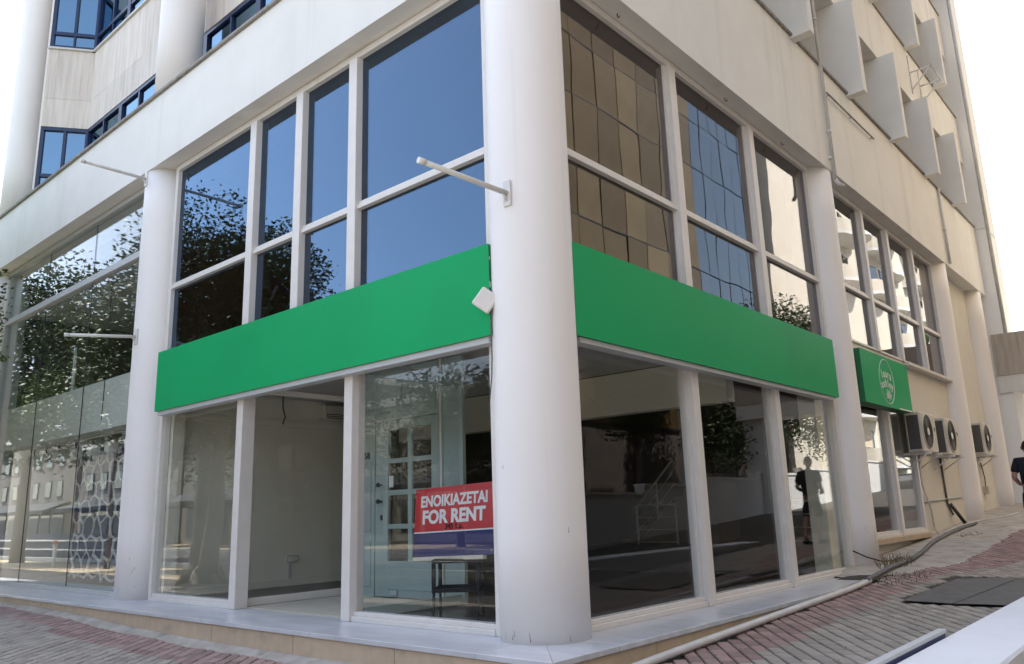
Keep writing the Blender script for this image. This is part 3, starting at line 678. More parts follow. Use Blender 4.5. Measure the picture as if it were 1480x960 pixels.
# ------------------------------------------------------------------ fittings on the facade
def flag_pole(label, base, tip):
    b, t_ = Vector(base), Vector(tip)
    t = thing('flag_pole', label, 'pole', base)
    MB().box(-.045, .045, -.0, .022, -.13, .13).build('bracket_plate', M['steel_white'], t, .004)
    MB().tube([(0, 0, 0), t_-b], .026, 12).build('pole', M['steel_white'], t)
    d = (t_-b); MB().tube([d*.93, d*1.002], .030, 12).build('end_cap', M['steel_white'], t)
    MB().tube([(0, .01, -.08), d*.06], .012, 8).build('brace', M['steel_white'], t)
flag_pole('white flag pole bracket reaching out from the corner column', (.07, -.425, 4.10), (-.08, -1.42, 4.165))
flag_pole('white flag pole bracket high on the left column below the ledge', (-8.03, -.43, 6.80), (-7.93, -1.5, 6.75))
flag_pole('white flag pole bracket halfway up the left column by the tall window', (-7.96, -.43, 4.05), (-8.2, -1.4, 3.98))
fl = thing('floodlight', 'small white square floodlight on the corner column beside the green sign', 'floodlight', (-.30, -.33, 3.10))
T = Matrix.Rotation(R(30), 4, 'Z') @ Matrix.Rotation(R(38), 4, 'Y')
MB().box(-.10, .10, -.11, -.07, -.10, .10).xf(T).build('front_cover', M['frame'], fl, .012)
MB().add([(-.085, -.07, -.085), (.085, -.07, -.085), (.085, -.07, .085), (-.085, -.07, .085), (-.04, .0, -.04), (.04, .0, -.04), (.04, .0, .04), (-.04, .0, .04)], [(0, 1, 2, 3), (4, 7, 6, 5), (0, 4, 5, 1), (1, 5, 6, 2), (2, 6, 7, 3), (3, 7, 4, 0)]).xf(T).build('housing', M['frame'], fl, .006)
MB().tube([(0, 0, 0), (.06, .0, .0), (.10, .05, 0)], .016, 8).build('bracket', M['chrome'], fl)
MB().box(.04, .13, -.02, .06, -.05, .05).build('junction_box', M['frame'], fl, .006)
tag(MB().tube([(-.21, -.375, 3.05), (-.212, -.385, 2.8), (-.215, -.38, 2.55), (-.24, -.365, 2.35), (-.30, -.335, 2.14), (-.34, -.295, 2.03)], .006, 6).build('cable', M['rubber']), 'thin grey cable hanging down the corner column from the floodlight', 'cable')
def downpipe(label, y, z0, z1, x=.46, kick=True):
    t = thing('downpipe', label, 'pipe', (0, 0, 0))
    MB().tube([(x, y, z1), (x, y, z0)], .033, 12).build('pipe', M['pvc'], t)
    z = z0+.9
    while z < z1: MB().tube([(x, y, z), (x, y, z+.05)], .042, 12).build('pipe_joint', M['pvc'], t); z += 2.3
    if kick: MB().tube([(x, y, z0), (x+.03, y+.05, z0-.08), (x+.10, y+.12, z0-.13)], .035, 12).build('elbow', M['pvc'], t)
    for z in (z0+.4, z0+3.0): MB().box(.42, x, y-.045, y+.045, z, z+.03).build('clip', M['frame'], t)
downpipe('cream rainwater pipe running down the side wall to the soffit', 8.08, 6.75, 16.5, .475)
downpipe('thin rainwater pipe beside the third column of the side wall', 16.36, 6.98, 9.05, .46, False)
t = thing('wall_bar', 'rusty thin bar fixed along the side wall below the fins', 'bar', (0, 0, 0))
MB().tube([(.47, 8.25, 8.53), (.47, 10.95, 8.55)], .018, 8).build('bar', M['ledge'], t)
for y in (8.4, 9.6, 10.85): MB().tube([(.415, y, 8.54), (.47, y, 8.54)], .012, 6).build('fixing', M['ledge'], t)
t = thing('bracket_frame', 'rusty white bracket frame hung below the upper fins', 'bracket', (0, 0, 0))
for y in (15.35, 16.3): MB().tube([(.42, y, 12.0), (.95, y, 12.0)], .02, 6).build('arm', M['steel_white'], t); MB().tube([(.43, y, 11.5), (.9, y, 11.98)], .016, 6).build('brace', M['steel_white'], t); MB().tube([(.43, y, 11.4), (.43, y, 12.5)], .02, 6).build('upright', M['steel_white'], t)
MB().tube([(.95, 15.2, 12.0), (.95, 16.5, 12.0)], .022, 6).build('front_bar', M['steel_white'], t)
for k, (y, z) in enumerate(((1.5, 6.93), (4.3, 6.93), (6.3, 6.93))):
    tag(MB().tube([(.25, y, z), (.25, y, z-.05), (.27, y, z-.07), (.29, y, z-.05)], .006, 6).build('hook', M['dark']), ['small dark hook in the soffit above the side window beside the corner column', 'small dark hook in the soffit above the middle side window', 'small dark hook in the soffit above the side window beside the second column'][k], 'hook', 'hooks in the soffit')
# outdoor air conditioners
def ac(label, y, z, x=.03):
    t = thing('outdoor_air_conditioner', label, 'air conditioner', (x, y, z)); a, d, h = 1.08, .30, .80
    MB().box(.12, .12+d, 0, a, 0, h).build('casing', M['ac'], t, .02)
    fan = MB(); fy, fz, fx = .43, .42, .12+d
    fan.tube([(fx+.001, fy, fz), (fx+.012, fy, fz)], .335, 32)
    f = fan.build('fan_grille', M['ac_grille'], t)
    for k in range(1, 6):
        r = .06*k; MB().tube([(fx+.016, fy+r*math.cos(q), fz+r*math.sin(q)) for q in [2*math.pi*i/28 for i in range(29)]], .004, 4, False).build('grille_ring', M['dark'], f)
    MB().tube([(fx+.012, fy, fz), (fx+.022, fy, fz)], .075, 16).build('fan_hub', M['frame'], f)
    MB().tube([(fx+.006, fy+.35*math.cos(q), fz+.35*math.sin(q)) for q in [2*math.pi*i/40 for i in range(41)]], .014, 6, False).build('fan_rim', M['ac'], f)
    MB().box(.16, .12+d-.04, -.004, .002, .06, h-.06).build('side_grille', M['ac_grille'], t); MB().box(fx-.30, fx+.0005, a*.97, a+.004, .05, h-.05).build('service_cover', M['ac'], t)
    for k in range(16): MB().box(.16, .12+d-.04, -.008, -.004, .06+.044*k, .066+.044*k).build('fin', M['rubber'], t)
    MB().box(fx, fx+.006, a-.14, a-.08, h-.35, h-.27).build('handle', M['dark'], t)
    for yy in (.12, a-.12):
        MB().box(-.0, .50, yy-.02, yy+.02, -.045, -.001).build('bracket_arm', M['frame'], t); MB().tube([(.01, yy, -.32), (.42, yy, -.045)], .014, 6).build('bracket_brace', M['frame'], t)
    return t
ac('cream outdoor air conditioner on the wall beside the short green sign', 11.45, 2.02)
ac('cream outdoor air conditioner on the wall against the third column', 13.30, 2.02, .04)
ac('cream outdoor air conditioner half hidden behind the third column', 17.0, 2.15, .03)
def pipe_run(name, label, pts, r, m, cat='pipe', seg=10):
    return tag(MB().tube(pts, r, seg).build(name, m), label, cat)
pipe_run('condensate_pipe', 'cream pipe hanging below the first outdoor air conditioner', [(.16, 12.1, 2.0), (.14, 12.12, 1.4), (.15, 12.5, .9), (.14, 12.6, .5), (.2, 12.7, .36)], .018, M['pvc'])
pipe_run('insulated_pipe', 'grey vertical pipe on the wall below the second air conditioner', [(.13, 13.9, 1.98), (.13, 13.95, 1.0), (.13, 14.3, .75)], .022, M['rubber'])
pipe_run('wall_conduit', 'grey horizontal conduit across the wall under the air conditioners', [(.12, 12.1, 1.05), (.12, 15.4, 1.13)], .018, M['frame_grey'])
pipe_run('drain_pipe', 'cream drain pipe on the wall behind the third column', [(.13, 17.2, 2.0), (.13, 17.3, 1.2), (.13, 17.35, .72)], .03, M['pvc'])
jb = thing('junction_box', 'small cream junction box hanging on a black wire by the last column', 'box', (.14, 17.95, 1.28))
MB().box(-.05, .08, -.12, .12, -.1, .1).build('box', M['ac'], jb, .008); MB().tube([(0, 0, .1), (.02, -.03, .3), (-.02, -.02, .7)], .012, 6).build('wire', M['black'], jb)
# pipes and cables along the foot of the wall
def on_ground(pts, lift): return [(x, y, gz(x, y)+lift) for x, y in pts]
def fine(pts, n=6):
    out = []
    P_ = [Vector((p[0], p[1], 0)) for p in pts]
    for i in range(len(P_)-1):
        a, b, c, d = P_[max(i-1, 0)], P_[i], P_[i+1], P_[min(i+2, len(P_)-1)]
        for k in range(n):
            t = k/n; q = .5*((2*b)+(c-a)*t+(2*a-5*b+4*c-d)*t*t+(3*b-3*c+d-a)*t**3); out.append((q.x, q.y))
    return out+[tuple(P_[-1].xy)]
pipe_run('conduit_pipe', 'white plastic conduit lying along the foot of the side plinth', on_ground(fine([(.96, -2.4), (.98, -1.2), (.93, .2), (.94, 2.3), (.95, 3.9), (.96, 5.1), (.93, 5.85)]), .055), .036, M['pvc'], seg=14)
pipe_run('garden_hose', 'dark grey hose running up the side wall from the white conduit', on_ground(fine([(.94, 5.7), (.88, 6.4), (.80, 7.3), (.78, 8.3), (.66, 9.6), (.50, 10.8), (.42, 12.0), (.42, 13.5), (.5, 14.6)]), .075), .033, M['rubber'], 'hose', 12)
pipe_run('black_cable', 'thin black cable sagging from the side window frame to the ground', [(.18, 7.52, .34), (.35, 7.62, .24), (.48, 7.9, .16), (.53, 8.2, .15), (.62, 8.5, .19)], .010, M['black'], 'cable', 8)
pipe_run('pale_cable', 'pale cable along the foot of the wall behind the hose', [(.3, 12.6, .42), (.32, 12.9, .45), (.36, 13.5, .52), (.45, 15.3, .60), (.8, 16.3, .66), (.95, 16.9, .72)], .012, M['pvc'], 'cable', 8)
pipe_run('black_stub_pipe', 'short black pipe stub leaning out of the wall foot', [(.14, 14.15, .98), (.32, 14.4, .56)], .04, M['dark'])
# asphalt cover
M['patch'] = mat('worn_asphalt', (.155, .146, .135), .9, (.12, .113, .105), 6, .7, .5, 120)
cv = thing('asphalt_patch', 'dark grey asphalt patch set into the brick side pavement', 'patch', (0, 0, 0))
for (pts) in ([(1.70, 4.56), (2.24, 4.50), (2.50, 7.04), (1.82, 6.72)], [(2.255, 4.5), (2.82, 4.62), (2.84, 7.1), (2.515, 7.05)]):
    vs_ = []; n = 9
    for j in range(n):
        for i in range(n):
            u, v = i/(n-1), j/(n-1)
            a = Vector(pts[0]).lerp(Vector(pts[1]), u); b = Vector(pts[3]).lerp(Vector(pts[2]), u); q = a.lerp(b, v); vs_.append((q.x, q.y, gz(q.x, q.y)+.014+.006*noise.noise(Vector((q.x*3, q.y*3, 0)))))
    MB().add(vs_, [(j*n+i, j*n+i+1, (j+1)*n+i+1, (j+1)*n+i) for j in range(n-1) for i in range(n-1)], True).build('slab', M['patch'], cv)
# weeds
def weeds(name, label, cx, cy_, n, rad, h, m):
    mb = MB(); random.seed(int(cx*100+cy_*10))
    for k in range(n):
        a = random.uniform(0, 6.28); r = rad*random.random()**.6; x, y = cx+r*math.cos(a)*.5, cy_+r*math.sin(a)*1.4; z = gz(x, y)+.0
        hh = h*random.uniform(.3, 1.); dx1, dy1 = random.uniform(-.5, .5)*hh, random.uniform(-.5, .5)*hh; w = .004
        mb.add([(x-w, y, z), (x+w, y, z), (x+dx1*.5+w, y+dy1*.5, z+hh*.6), (x+dx1*.5-w, y+dy1*.5, z+hh*.6), (x+dx1, y+dy1, z+hh*.9)], [(0, 1, 2, 3), (3, 2, 4)])
    o = mb.build(name, m); o['label'] = label; o['category'] = 'weeds'; o['kind'] = 'stuff'
weeds('dry_weeds', 'dry brown weeds at the foot of the second column', .66, 8.0, 130, .45, .26, M['dry'])
weeds('dry_weeds', 'dry grass tuft beside the grey hose under the air conditioners', .75, 12.6, 120, .4, .08, M['dry'])
weeds('green_weeds', 'low weeds growing in the pavement joints beside the asphalt patch', 1.15, 6.6, 140, .6, .05, M['leaf_dark'])
random.seed(21)
lit = MB()
for k in range(150):
    if k < 80: x, y = random.uniform(.9, 3.2), random.uniform(0, 14)
    else: x, y = random.uniform(-11, -1), random.uniform(-2.6, -1.0)
    z = gz(x, y)+.022; s_2 = random.uniform(.006, .02); a = random.uniform(0, 6.28)
    lit.add([(x+s_2*math.cos(a+q)*(1 if q % 2 else .6), y+s_2*math.sin(a+q), z+random.uniform(0, .01)) for q in (0, 1.57, 3.14, 4.71)], [(0, 1, 2, 3)])
o = lit.build('leaf_litter', M['dry']); o['kind'] = 'stuff'; o['label'] = 'dry leaf scraps scattered on the brick pavement'; o['category'] = 'litter'

# ------------------------------------------------------------------ bridge, far buildings along the side street
br = thing('travertine_bridge', 'travertine clad bridge crossing the side street beyond the last column', 'bridge', (0, 0, 0))
M['trav_shaded'] = mat('shaded_travertine', (.50, .44, .375), .8, (.42, .36, .30), 9, .8, .25, 40, stretch=(1.6, 1.6, .10), dirt=(.30, .25, .20), dirt_scale=10, dirt_stretch=(1, 1, .08), dirt_lo=.5, dirt_hi=.72, rand=.06)  # darker copy of the travertine, shade put into its colour
for i in range(8): B('cladding_panel', M['trav_shaded'], br, .36+i*.95+.003, .36+(i+1)*.95-.003, 20.61, 20.67, 4.52, 5.74)
B('deck', M['white'], br, .705, 7.9, 20.672, 22.4, 4.1, 5.70)
B('soffit_beam', M['white'], br, .37, 7.9, 20.63, 20.669, 4.02, 4.515)
B('pier', M['white'], br, 7.1, 7.8, 20.9, 22.1, .5, 4.098)
fb = thing('white_house', 'bright white building behind the bridge at the end of the side street', 'building', (0, 0, 0))
B('wall', M['white'], fb, -8, 6.0, 34, 46, 1, 7.2)
for x in (.9, 3.2): 
    w_ = B('window', M['frame'], fb, x, x+1.3, 33.96, 33.995, 4.6, 6.2); B('pane', G['teal'], w_, x+.08, x+1.22, 33.94, 33.955, 4.7, 6.1)
MB().tube([(.55, 33.9, 2), (.55, 33.9, 7)], .08, 10).build('downpipe', M['pvc'], fb)
MB().tube([(.3, 33.88, 4.6), (1.6, 33.88, 4.3)], .09, 10).build('waste_pipe', M['pvc'], fb)

# ------------------------------------------------------------------ person walking away
def person():
    t = thing('person', 'person in a navy T-shirt and dark shorts walking up the side pavement', 'person', (2.16, 11.5, gz(2.16, 11.5)+.012), R(8))
    def skin(name, joints, edges, m, sub=2):
        me = bpy.data.meshes.new(name); me.from_pydata([j[0] for j in joints], edges, [])
        o = bpy.data.objects.new(name, me); col.objects.link(o); o.parent = t
        md = o.modifiers.new('s', 'SKIN'); sv_ = me.skin_vertices[0].data
        for i, j in enumerate(joints):
            r = j[1]; sv_[i].radius = r if isinstance(r, tuple) else (r, r)
        sv_[0].use_root = True; md.use_smooth_shade = True
        s_b = o.modifiers.new('b', 'SUBSURF'); s_b.levels = sub; s_b.render_levels = sub
        me.materials.append(m); return o
    # body, facing +y
    J = [((0, 0, .98), (.15, .11)), ((0, .0, 1.2), (.15, .11)), ((0, .0, 1.42), (.17, .10)), ((0, .01, 1.54), (.06, .06)), ((0, .03, 1.60), (.055, .06)),
         ((-.20, -.0, 1.45), .062), ((-.27, -.06, 1.17), .046), ((-.20, .16, 1.05), .036), ((-.13, .22, 1.06), .03),
         ((.20, .0, 1.45), .062), ((.27, -.05, 1.17), .046), ((.20, .17, 1.07), .036), ((.13, .23, 1.08), .03),
         ((-.10, .0, .90), .09), ((-.11, .07, .50), .062), ((-.11, -.02, .10), .04), ((-.12, .12, .04), .036),
         ((.10, .0, .90), .09), ((.11, -.04, .50), .062), ((.11, -.20, .12), .04), ((.12, -.07, .04), .036)]
    E_ = [(0, 1), (1, 2), (2, 3), (3, 4), (2, 5), (5, 6), (6, 7), (7, 8), (2, 9), (9, 10), (10, 11), (11, 12), (0, 13), (13, 14), (14, 15), (15, 16), (0, 17), (17, 18), (18, 19), (19, 20)]
    body = skin('body', J, E_, M['skin'])
    # head with nose, ears
    mb = MB(); n = 20; rings = 14; vs_ = []
    for i in range(rings+1):
        a = math.pi*i/rings
        for k in range(n):
            q = 2*math.pi*k/n; z = math.cos(a)*.128; r = math.sin(a)
            wx = .078*r*(1-.18*max(0, -z/.12)); wy = .098*r; yy = wy*math.sin(q); xx = wx*math.cos(q)
            if math.sin(q) > .93 and -.035 < z < .015: yy += .022
            vs_.append((xx, .045+yy, 1.705+z))
    mb.add(vs_, [(i*n+k, i*n+(k+1) % n, (i+1)*n+(k+1) % n, (i+1)*n+k) for i in range(rings) for k in range(n)], True)
    for sx in (-1, 1): mb.tube([(sx*.075, .04, 1.73), (sx*.088, .03, 1.72), (sx*.088, .028, 1.69), (sx*.075, .04, 1.67)], .012, 6)
    mb.build('head', M['skin'], t)
    mb = MB(); vs_ = []
    for i in range(8):
        a = math.pi*.56*i/7
        for k in range(n):
            q = 2*math.pi*k/n; back = .5-.5*math.sin(q); aa = a*(.62+.5*back)
            vs_.append((.084*math.sin(aa)*math.cos(q), .040+.104*math.sin(aa)*math.sin(q), 1.708+.134*math.cos(aa)))
    mb.add(vs_, [(i*n+k, i*n+(k+1) % n, (i+1)*n+(k+1) % n, (i+1)*n+k) for i in range(7) for k in range(n)], True)
    mb.build('hair', M['hair'], t)
    skin('shirt', [((0, 0, .93), (.185, .15)), ((0, 0, 1.15), (.19, .145)), ((0, 0, 1.40), (.205, .145)), ((0, .0, 1.515), (.12, .105)), ((-.19, 0, 1.45), .095), ((-.255, -.045, 1.24), .075), ((.19, 0, 1.45), .095), ((.255, -.04, 1.24), .075)],
         [(0, 1), (1, 2), (2, 3), (2, 4), (4, 5), (2, 6), (6, 7)], M['navy_cloth'])
    skin('shorts', [((0, 0, .96), (.17, .14)), ((0, 0, .86), (.17, .135)), ((-.105, .01, .80), .115), ((-.115, .06, .53), .10), ((.105, 0, .80), .115), ((.115, -.03, .53), .10)],
         [(0, 1), (1, 2), (2, 3), (1, 4), (4, 5)], M['black_cloth'])
    for sx, yy in ((-1, .06), (1, -.14)):
        MB().add(*shoe(sx*.115, yy)).build('shoe', M['black'], t, .01)
    for sx in (-1, 1):     # hands: palm plus five fingers held together in front
        for f_ in range(4): MB().tube([(sx*.13, .225+.0*f_, 1.085-.02*f_), (sx*.09, .255, 1.085-.021*f_), (sx*.06-.002*f_, .245, 1.08-.021*f_)], [.011, .010, .008], 7).build('finger', M['skin'], t)
        MB().tube([(sx*.135, .215, 1.10), (sx*.11, .22, 1.125), (sx*.085, .235, 1.13)], [.013, .011, .009], 7).build('thumb', M['skin'], t)
def shoe(x, y):
    w = .048
    return ([(x-w, y-.11, -.005), (x+w, y-.11, -.005), (x+w, y+.17, -.005), (x-w, y+.17, -.005), (x-w*.8, y-.10, .085), (x+w*.8, y-.10, .085), (x+w*.8, y+.02, .085), (x-w*.8, y+.02, .085), (x+w*.75, y+.15, .045), (x-w*.75, y+.15, .045)],
            [(3, 2, 1, 0), (4, 5, 6, 7), (7, 6, 8, 9), (0, 1, 5, 4), (9, 8, 2, 3), (1, 2, 8, 6, 5), (0, 4, 7, 9, 3)])
person()

# ------------------------------------------------------------------ low white wall beside the pavement, blue board leaning on it
wl = thing('low_wall', 'low white plastered wall along the brick side pavement', 'wall', (0, 0, 0))
ys = rng(-4.3, 11.5, 120); xs_ = [(3.375, -1), (3.368, .0), (3.385, 1), (3.60, 1), (3.79, 1), (3.805, .0), (3.80, -1)]
vs_ = []
for y in ys:
    for (x, k) in xs_:
        j = .006*noise.noise(Vector((y*3.1, x*9, 2)))+.004*noise.noise(Vector((y*9, x*9, 7)))
        vs_.append((x+j, y, (gz(x, y)-.15) if k < 0 else (.285 if k == 0 else .30+.6*j)))
m_ = len(xs_)
MB().add(vs_, [(i*m_+k, i*m_+k+1, (i+1)*m_+k+1, (i+1)*m_+k) for i in range(len(ys)-1) for k in range(m_-1)]+[tuple(range(m_)), tuple((len(ys)-1)*m_+k for k in range(m_))[::-1]]).build('plaster', M['wall_white'], wl)
bb = thing('blue_board', 'blue sign board with grey metal edge leaning on the low white wall', 'board', (0, 0, 0))
y0, y1 = -2.9, -.30
def plank(x0, x1, w, z0a, z0b, z1a, z1b, ya, yb):
    return MB().add([(x0, ya, z0a), (x0+w, ya, z0a), (x0+w, yb, z0b), (x0, yb, z0b), (x1, ya, z1a), (x1+w, ya, z1a), (x1+w, yb, z1b), (x1, yb, z1b)], [(0, 3, 2, 1), (4, 5, 6, 7), (0, 1, 5, 4), (1, 2, 6, 5), (2, 3, 7, 6), (3, 0, 4, 7)])
plank(3.328, 3.330, .028, gz(3.33, y0)-.0, gz(3.33, y1)-.0, .312, .312, y0, y1).build('panel', M['blue_board'], bb)
plank(3.320, 3.320, .045, .313, .313, .335, .335, y0, y1+.012).build('edge_rail', M['frame_grey'], bb, .003)
plank(3.324, 3.324, .036, gz(3.33, y1), gz(3.33, y1)+.002, .31, .31, y1+.0005, y1+.012).build('end_rail', M['frame_grey'], bb)

# ------------------------------------------------------------------ trees
def tree(label, x, y, h, rad, base, lm, bm, seed, n=9000, lobes=9, trunk=.22, twin=False, leaf=.13, group=None):
    random.seed(seed); z0 = gz(x, y)-.05
    t = thing('street_tree', label, 'tree', (x, y, z0), 0, group)
    mb = MB(); th = base+(h-base)*.35
    def limb(a, b, r0, r1):
        a, b = Vector(a), Vector(b); pts = []; nn = 7
        for i in range(nn+1):
            u = i/nn; q = a.lerp(b, u); q += Vector((noise.noise(q*1.3+Vector((seed, 0, 0))), noise.noise(q*1.3+Vector((0, seed, 0))), 0))*.12*math.sin(u*3.14); pts.append(q)
        mb.tube(pts, [r0+(r1-r0)*i/nn for i in range(nn+1)], 9)
    if twin:
        limb((-.18, 0, 0), (-.35, .05, th), trunk*1.0, trunk*.55); limb((.3, .1, 0), (.5, -.1, th), trunk*.9, trunk*.5)
        for k in range(7): a = k*.9; limb((.05+.25*math.cos(a), .25*math.sin(a), .35), (.05+.75*math.cos(a), .6*math.sin(a), -.02), trunk*.5, trunk*.25)
    else: limb((0, 0, 0), (.1, .05, th), trunk, trunk*.55)
    cs = []
    for k in range(lobes):
        a = k*2.4+random.uniform(-.4, .4); u = random.uniform(.25, .95); zz = base+(h-base)*random.uniform(.22, .9)
        rr = rad*(1-.55*max(0, (zz-base)/(h-base)-.4))*u*.72; c = Vector((rr*math.cos(a), rr*math.sin(a), zz)); cs.append((c, rad*random.uniform(.30, .50)))
        limb((.1, .05, th*random.uniform(.75, 1)), c, trunk*.35, .03)
    mb.build('trunk', bm, t)
    lv = MB()
    for k in range(n):
        c, r = random.choice(cs); d = Vector((random.gauss(0, 1), random.gauss(0, 1), random.gauss(0, .8))).normalized()*r*(random.random()**.45)
        p = c+d
        if noise.noise(p*1.1+Vector((seed, 0, 0))) < -.22: continue
        a = Vector((random.gauss(0, 1), random.gauss(0, 1), random.gauss(0, .6))).normalized(); b = a.orthogonal().normalized(); b = Matrix.Rotation(random.uniform(0, 6.28), 3, a) @ b; s1 = leaf*random.uniform(.6, 1.3)
        lv.add([p-a*s1*.5, p+b*s1*.25, p+a*s1*.5, p-b*s1*.25], [(0, 1, 2, 3)])
    o = lv.build('crown', lm, t); return t
tree('tall leafy street tree with twin whitewashed trunk reflected in the shop glass', -13.7, -4.2, 8.7, 4.0, 2.4, M['leaf'], M['bark'], 1, 85000, 20, .26, True, .12)
tree('broad dark street tree on the sand verge by the road', -17.5, -7.2, 9.6, 4.2, 2.6, M['leaf_dark'], M['bark'], 2, 80000, 20, .24, False, .13)
tree('slender leafy tree on the verge beside the orange-topped bollard', -23.5, -6.0, 8.6, 3.0, 2.6, M['leaf'], M['bark_dark'], 3, 26000, 14, .09, False, .17)
tree('tall wide leafy tree at the far end of the verge', -34.0, -6.6, 12.6, 6.0, 2.8, M['leaf_dark'], M['bark_dark'], 4, 42000, 24, .3, False, .24)
tree('dark bushy tree behind the garden wall, reflected in the side windows', 9.6, 22.0, 6.6, 2.6, 1.2, M['leaf_dark'], M['bark_dark'], 5, 22000, 15, .16, False, .16)
tree('dense dark tree behind the garden wall near the cream tower', 9.4, 28.0, 8.4, 3.6, 1.2, M['leaf_dark'], M['bark_dark'], 6, 42000, 20, .18, False, .16)
tree('dark bushy tree behind the garden wall opposite the second side window', 9.4, 16.4, 6.4, 2.4, 1.0, M['leaf_dark'], M['bark_dark'], 7, 20000, 14, .15, False, .16)
tree('wide leafy tree on the far pavement in front of the low cream house', -19.5, -18.6, 7.4, 4.0, 2.4, M['leaf_dark'], M['bark_dark'], 8, 22000, 16, .2, False, .2)
tree('wide leafy tree on the far pavement in front of the long stone block', -31.5, -18.8, 7.8, 4.2, 2.4, M['leaf'], M['bark_dark'], 9, 20000, 16, .2, False, .2)
tree('leafy tree on the far pavement in front of the two storey house', -10.5, -18.7, 6.6, 3.4, 2.4, M['leaf'], M['bark_dark'], 10, 18000, 14, .18, False, .2)
# ------------------------------------------------------------------ buildings across the side street
low = thing('garden_wall', 'taller pale garden wall with coping in front of the bushy trees', 'wall', (0, 0, 0))
for i in range(8):
    y = 6+i*3.6; z = gz(7.5, y)
    B('wall_bay', M['pale_far'], low, 7.3, 7.6, y+.003, y+3.597, z-.4, z+1.35); B('coping', M['white'], low, 7.26, 7.64, y+.002, y+3.598, z+1.352, z+1.42)
def windows_on(parent, axis, plane, us, zs, w, h, fm, gm, out):
    for u in us:
        for z in zs:
            if axis == 'y':
                f = B('window', fm, parent, plane, plane+out*.06, u, u+w, z, z+h); B('pane', gm, f, plane+out*.061, plane+out*.075, u+.08, u+w-.08, z+.08, z+h-.08)
            else:
                f = B('window', fm, parent, u, u+w, plane, plane+out*.06, z, z+h); B('pane', gm, f, u+.08, u+w-.08, plane+out*.061, plane+out*.075, z+.08, z+h-.08)
cw = thing('curtain_wall_tower', 'bronze and blue grid panelled tower reflected in the side windows', 'building', (0, 0, 0))
B('wall', M['in_dark'], cw, 12.1, 26, 12.0, 33.6, 0, 30)
pw, ph = 1.62, 2.55
def shared(name, mb, m): 
    o = mb.build(name, m); me = o.data; bpy.data.objects.remove(o); return me
pb = shared('facade_panel', MB().box(-.12, 0, .03, pw-.03, .03, ph-.03), M['stone_bronze']); pg_ = shared('glass_panel', MB().box(-.10, -.02, .03, 1.055, .03, ph-.03), G['mirror'])
for i in range(15):
    for j in range(9):
        y = 12.2+i*pw if i < 9 else 12.2+9*pw+(i-9)*1.085; me = pg_ if i >= 9 else pb
        o = bpy.data.objects.new(me.name.split('.')[0], me); col.objects.link(o); o.parent = cw; o.location = (12.095, y, 4.2+j*ph); o.rotation_euler = (0, random.uniform(-.010, .010), random.uniform(-.012, .012))
for j in range(10): B('cornice', M['dark'], cw, 11.97, 12.0, 12.2, 12.2+9*pw, 4.2+j*ph-.03, 4.2+j*ph+.03)
oc = thing('sky_block_tower', 'unseen brown tower added across the side street to cut skylight', 'building', (0, 0, 0))  # out-of-view block, added to keep skylight off the side facade
B('wall', M['blocker_brown'], oc, 11.0, 25, -9.0, 11.6, -.6, 29)
for z in (4, 7.4, 10.8, 14.2, 17.6, 21): windows_on(oc, 'y', 11.0, [-4.5, -1.2, 2.1, 5.4, 8.7], [z], 1.4, 1.7, M['navy'], G['teal'], -1)
ct = thing('cream_tower', 'plain cream rendered tower beside the bronze grid tower', 'building', (0, 0, 0))
B('wall', M['cream_lit'], ct, 11.6, 24, 34.2, 43.5, 0, 27)
windows_on(ct, 'y', 11.6, [42.0], [5, 8.4, 11.8, 15.2, 18.6], .8, 1.2, M['navy'], G['teal'], -1)
bt = thing('balcony_block', 'cream apartment block with curved balconies reflected beyond the second column', 'building', (0, 0, 0))
B('wall', M['cream_lit'], bt, 12.6, 26, 45, 84, 0, 32)
for fl_ in range(9):
    z = 3.2+fl_*3.1
    for k in range(6):
        if random.random() < .18: continue
        dp_ = random.uniform(.9, 1.9)
        yb_ = 46+k*6.2+random.uniform(-.4, .4); pts = [(12.59, yb_)]+[(12.59-dp_*math.sin(math.pi*q/12)**.6, yb_+5.0*q/12) for q in range(13)]+[(12.59, yb_+5.0)]
        b_ = MB().prism(pts[1:-1], z, z+.22).build('balcony', M['white'], bt)
        if random.random() < .3: MB().tube([(12.55-dp_, yb_+2.5, z+1.15), (12.5-dp_, yb_+2.6, z+.8), (12.52-dp_, yb_+2.55, z+.2)], [.25, .4, .06], 9).build('hanging_plant', M['leaf'], b_)
        if random.random() < .4: B('blind', M['stone_beige'], b_, 12.50, 12.55, yb_+1.1, yb_+random.uniform(2.4, 4.2), z+1.3, z+2.5)
        inner = [(x+.1 if x < 12.5 else x, y) for x, y in pts[1:-1]]
        mb = MB(); o_ = pts[1:-1]
        for q in range(len(o_)-1): mb.add([(*o_[q], z+.22), (*o_[q+1], z+.22), (*o_[q+1], z+1.1), (*o_[q], z+1.1), (o_[q][0]+.1, o_[q][1], z+.22), (o_[q+1][0]+.1, o_[q+1][1], z+.22), (o_[q+1][0]+.1, o_[q+1][1], z+1.1), (o_[q][0]+.1, o_[q][1], z+1.1)], [(0, 1, 2, 3), (5, 4, 7, 6), (3, 2, 6, 7)])
        mb.build('parapet', M['cream_lit'], b_)
        windows_on(bt, 'y', 12.59, [yb_+1.2, yb_+3.0], [z+.3], 1.1, 2.1, M['dark'], G['teal'], -1)
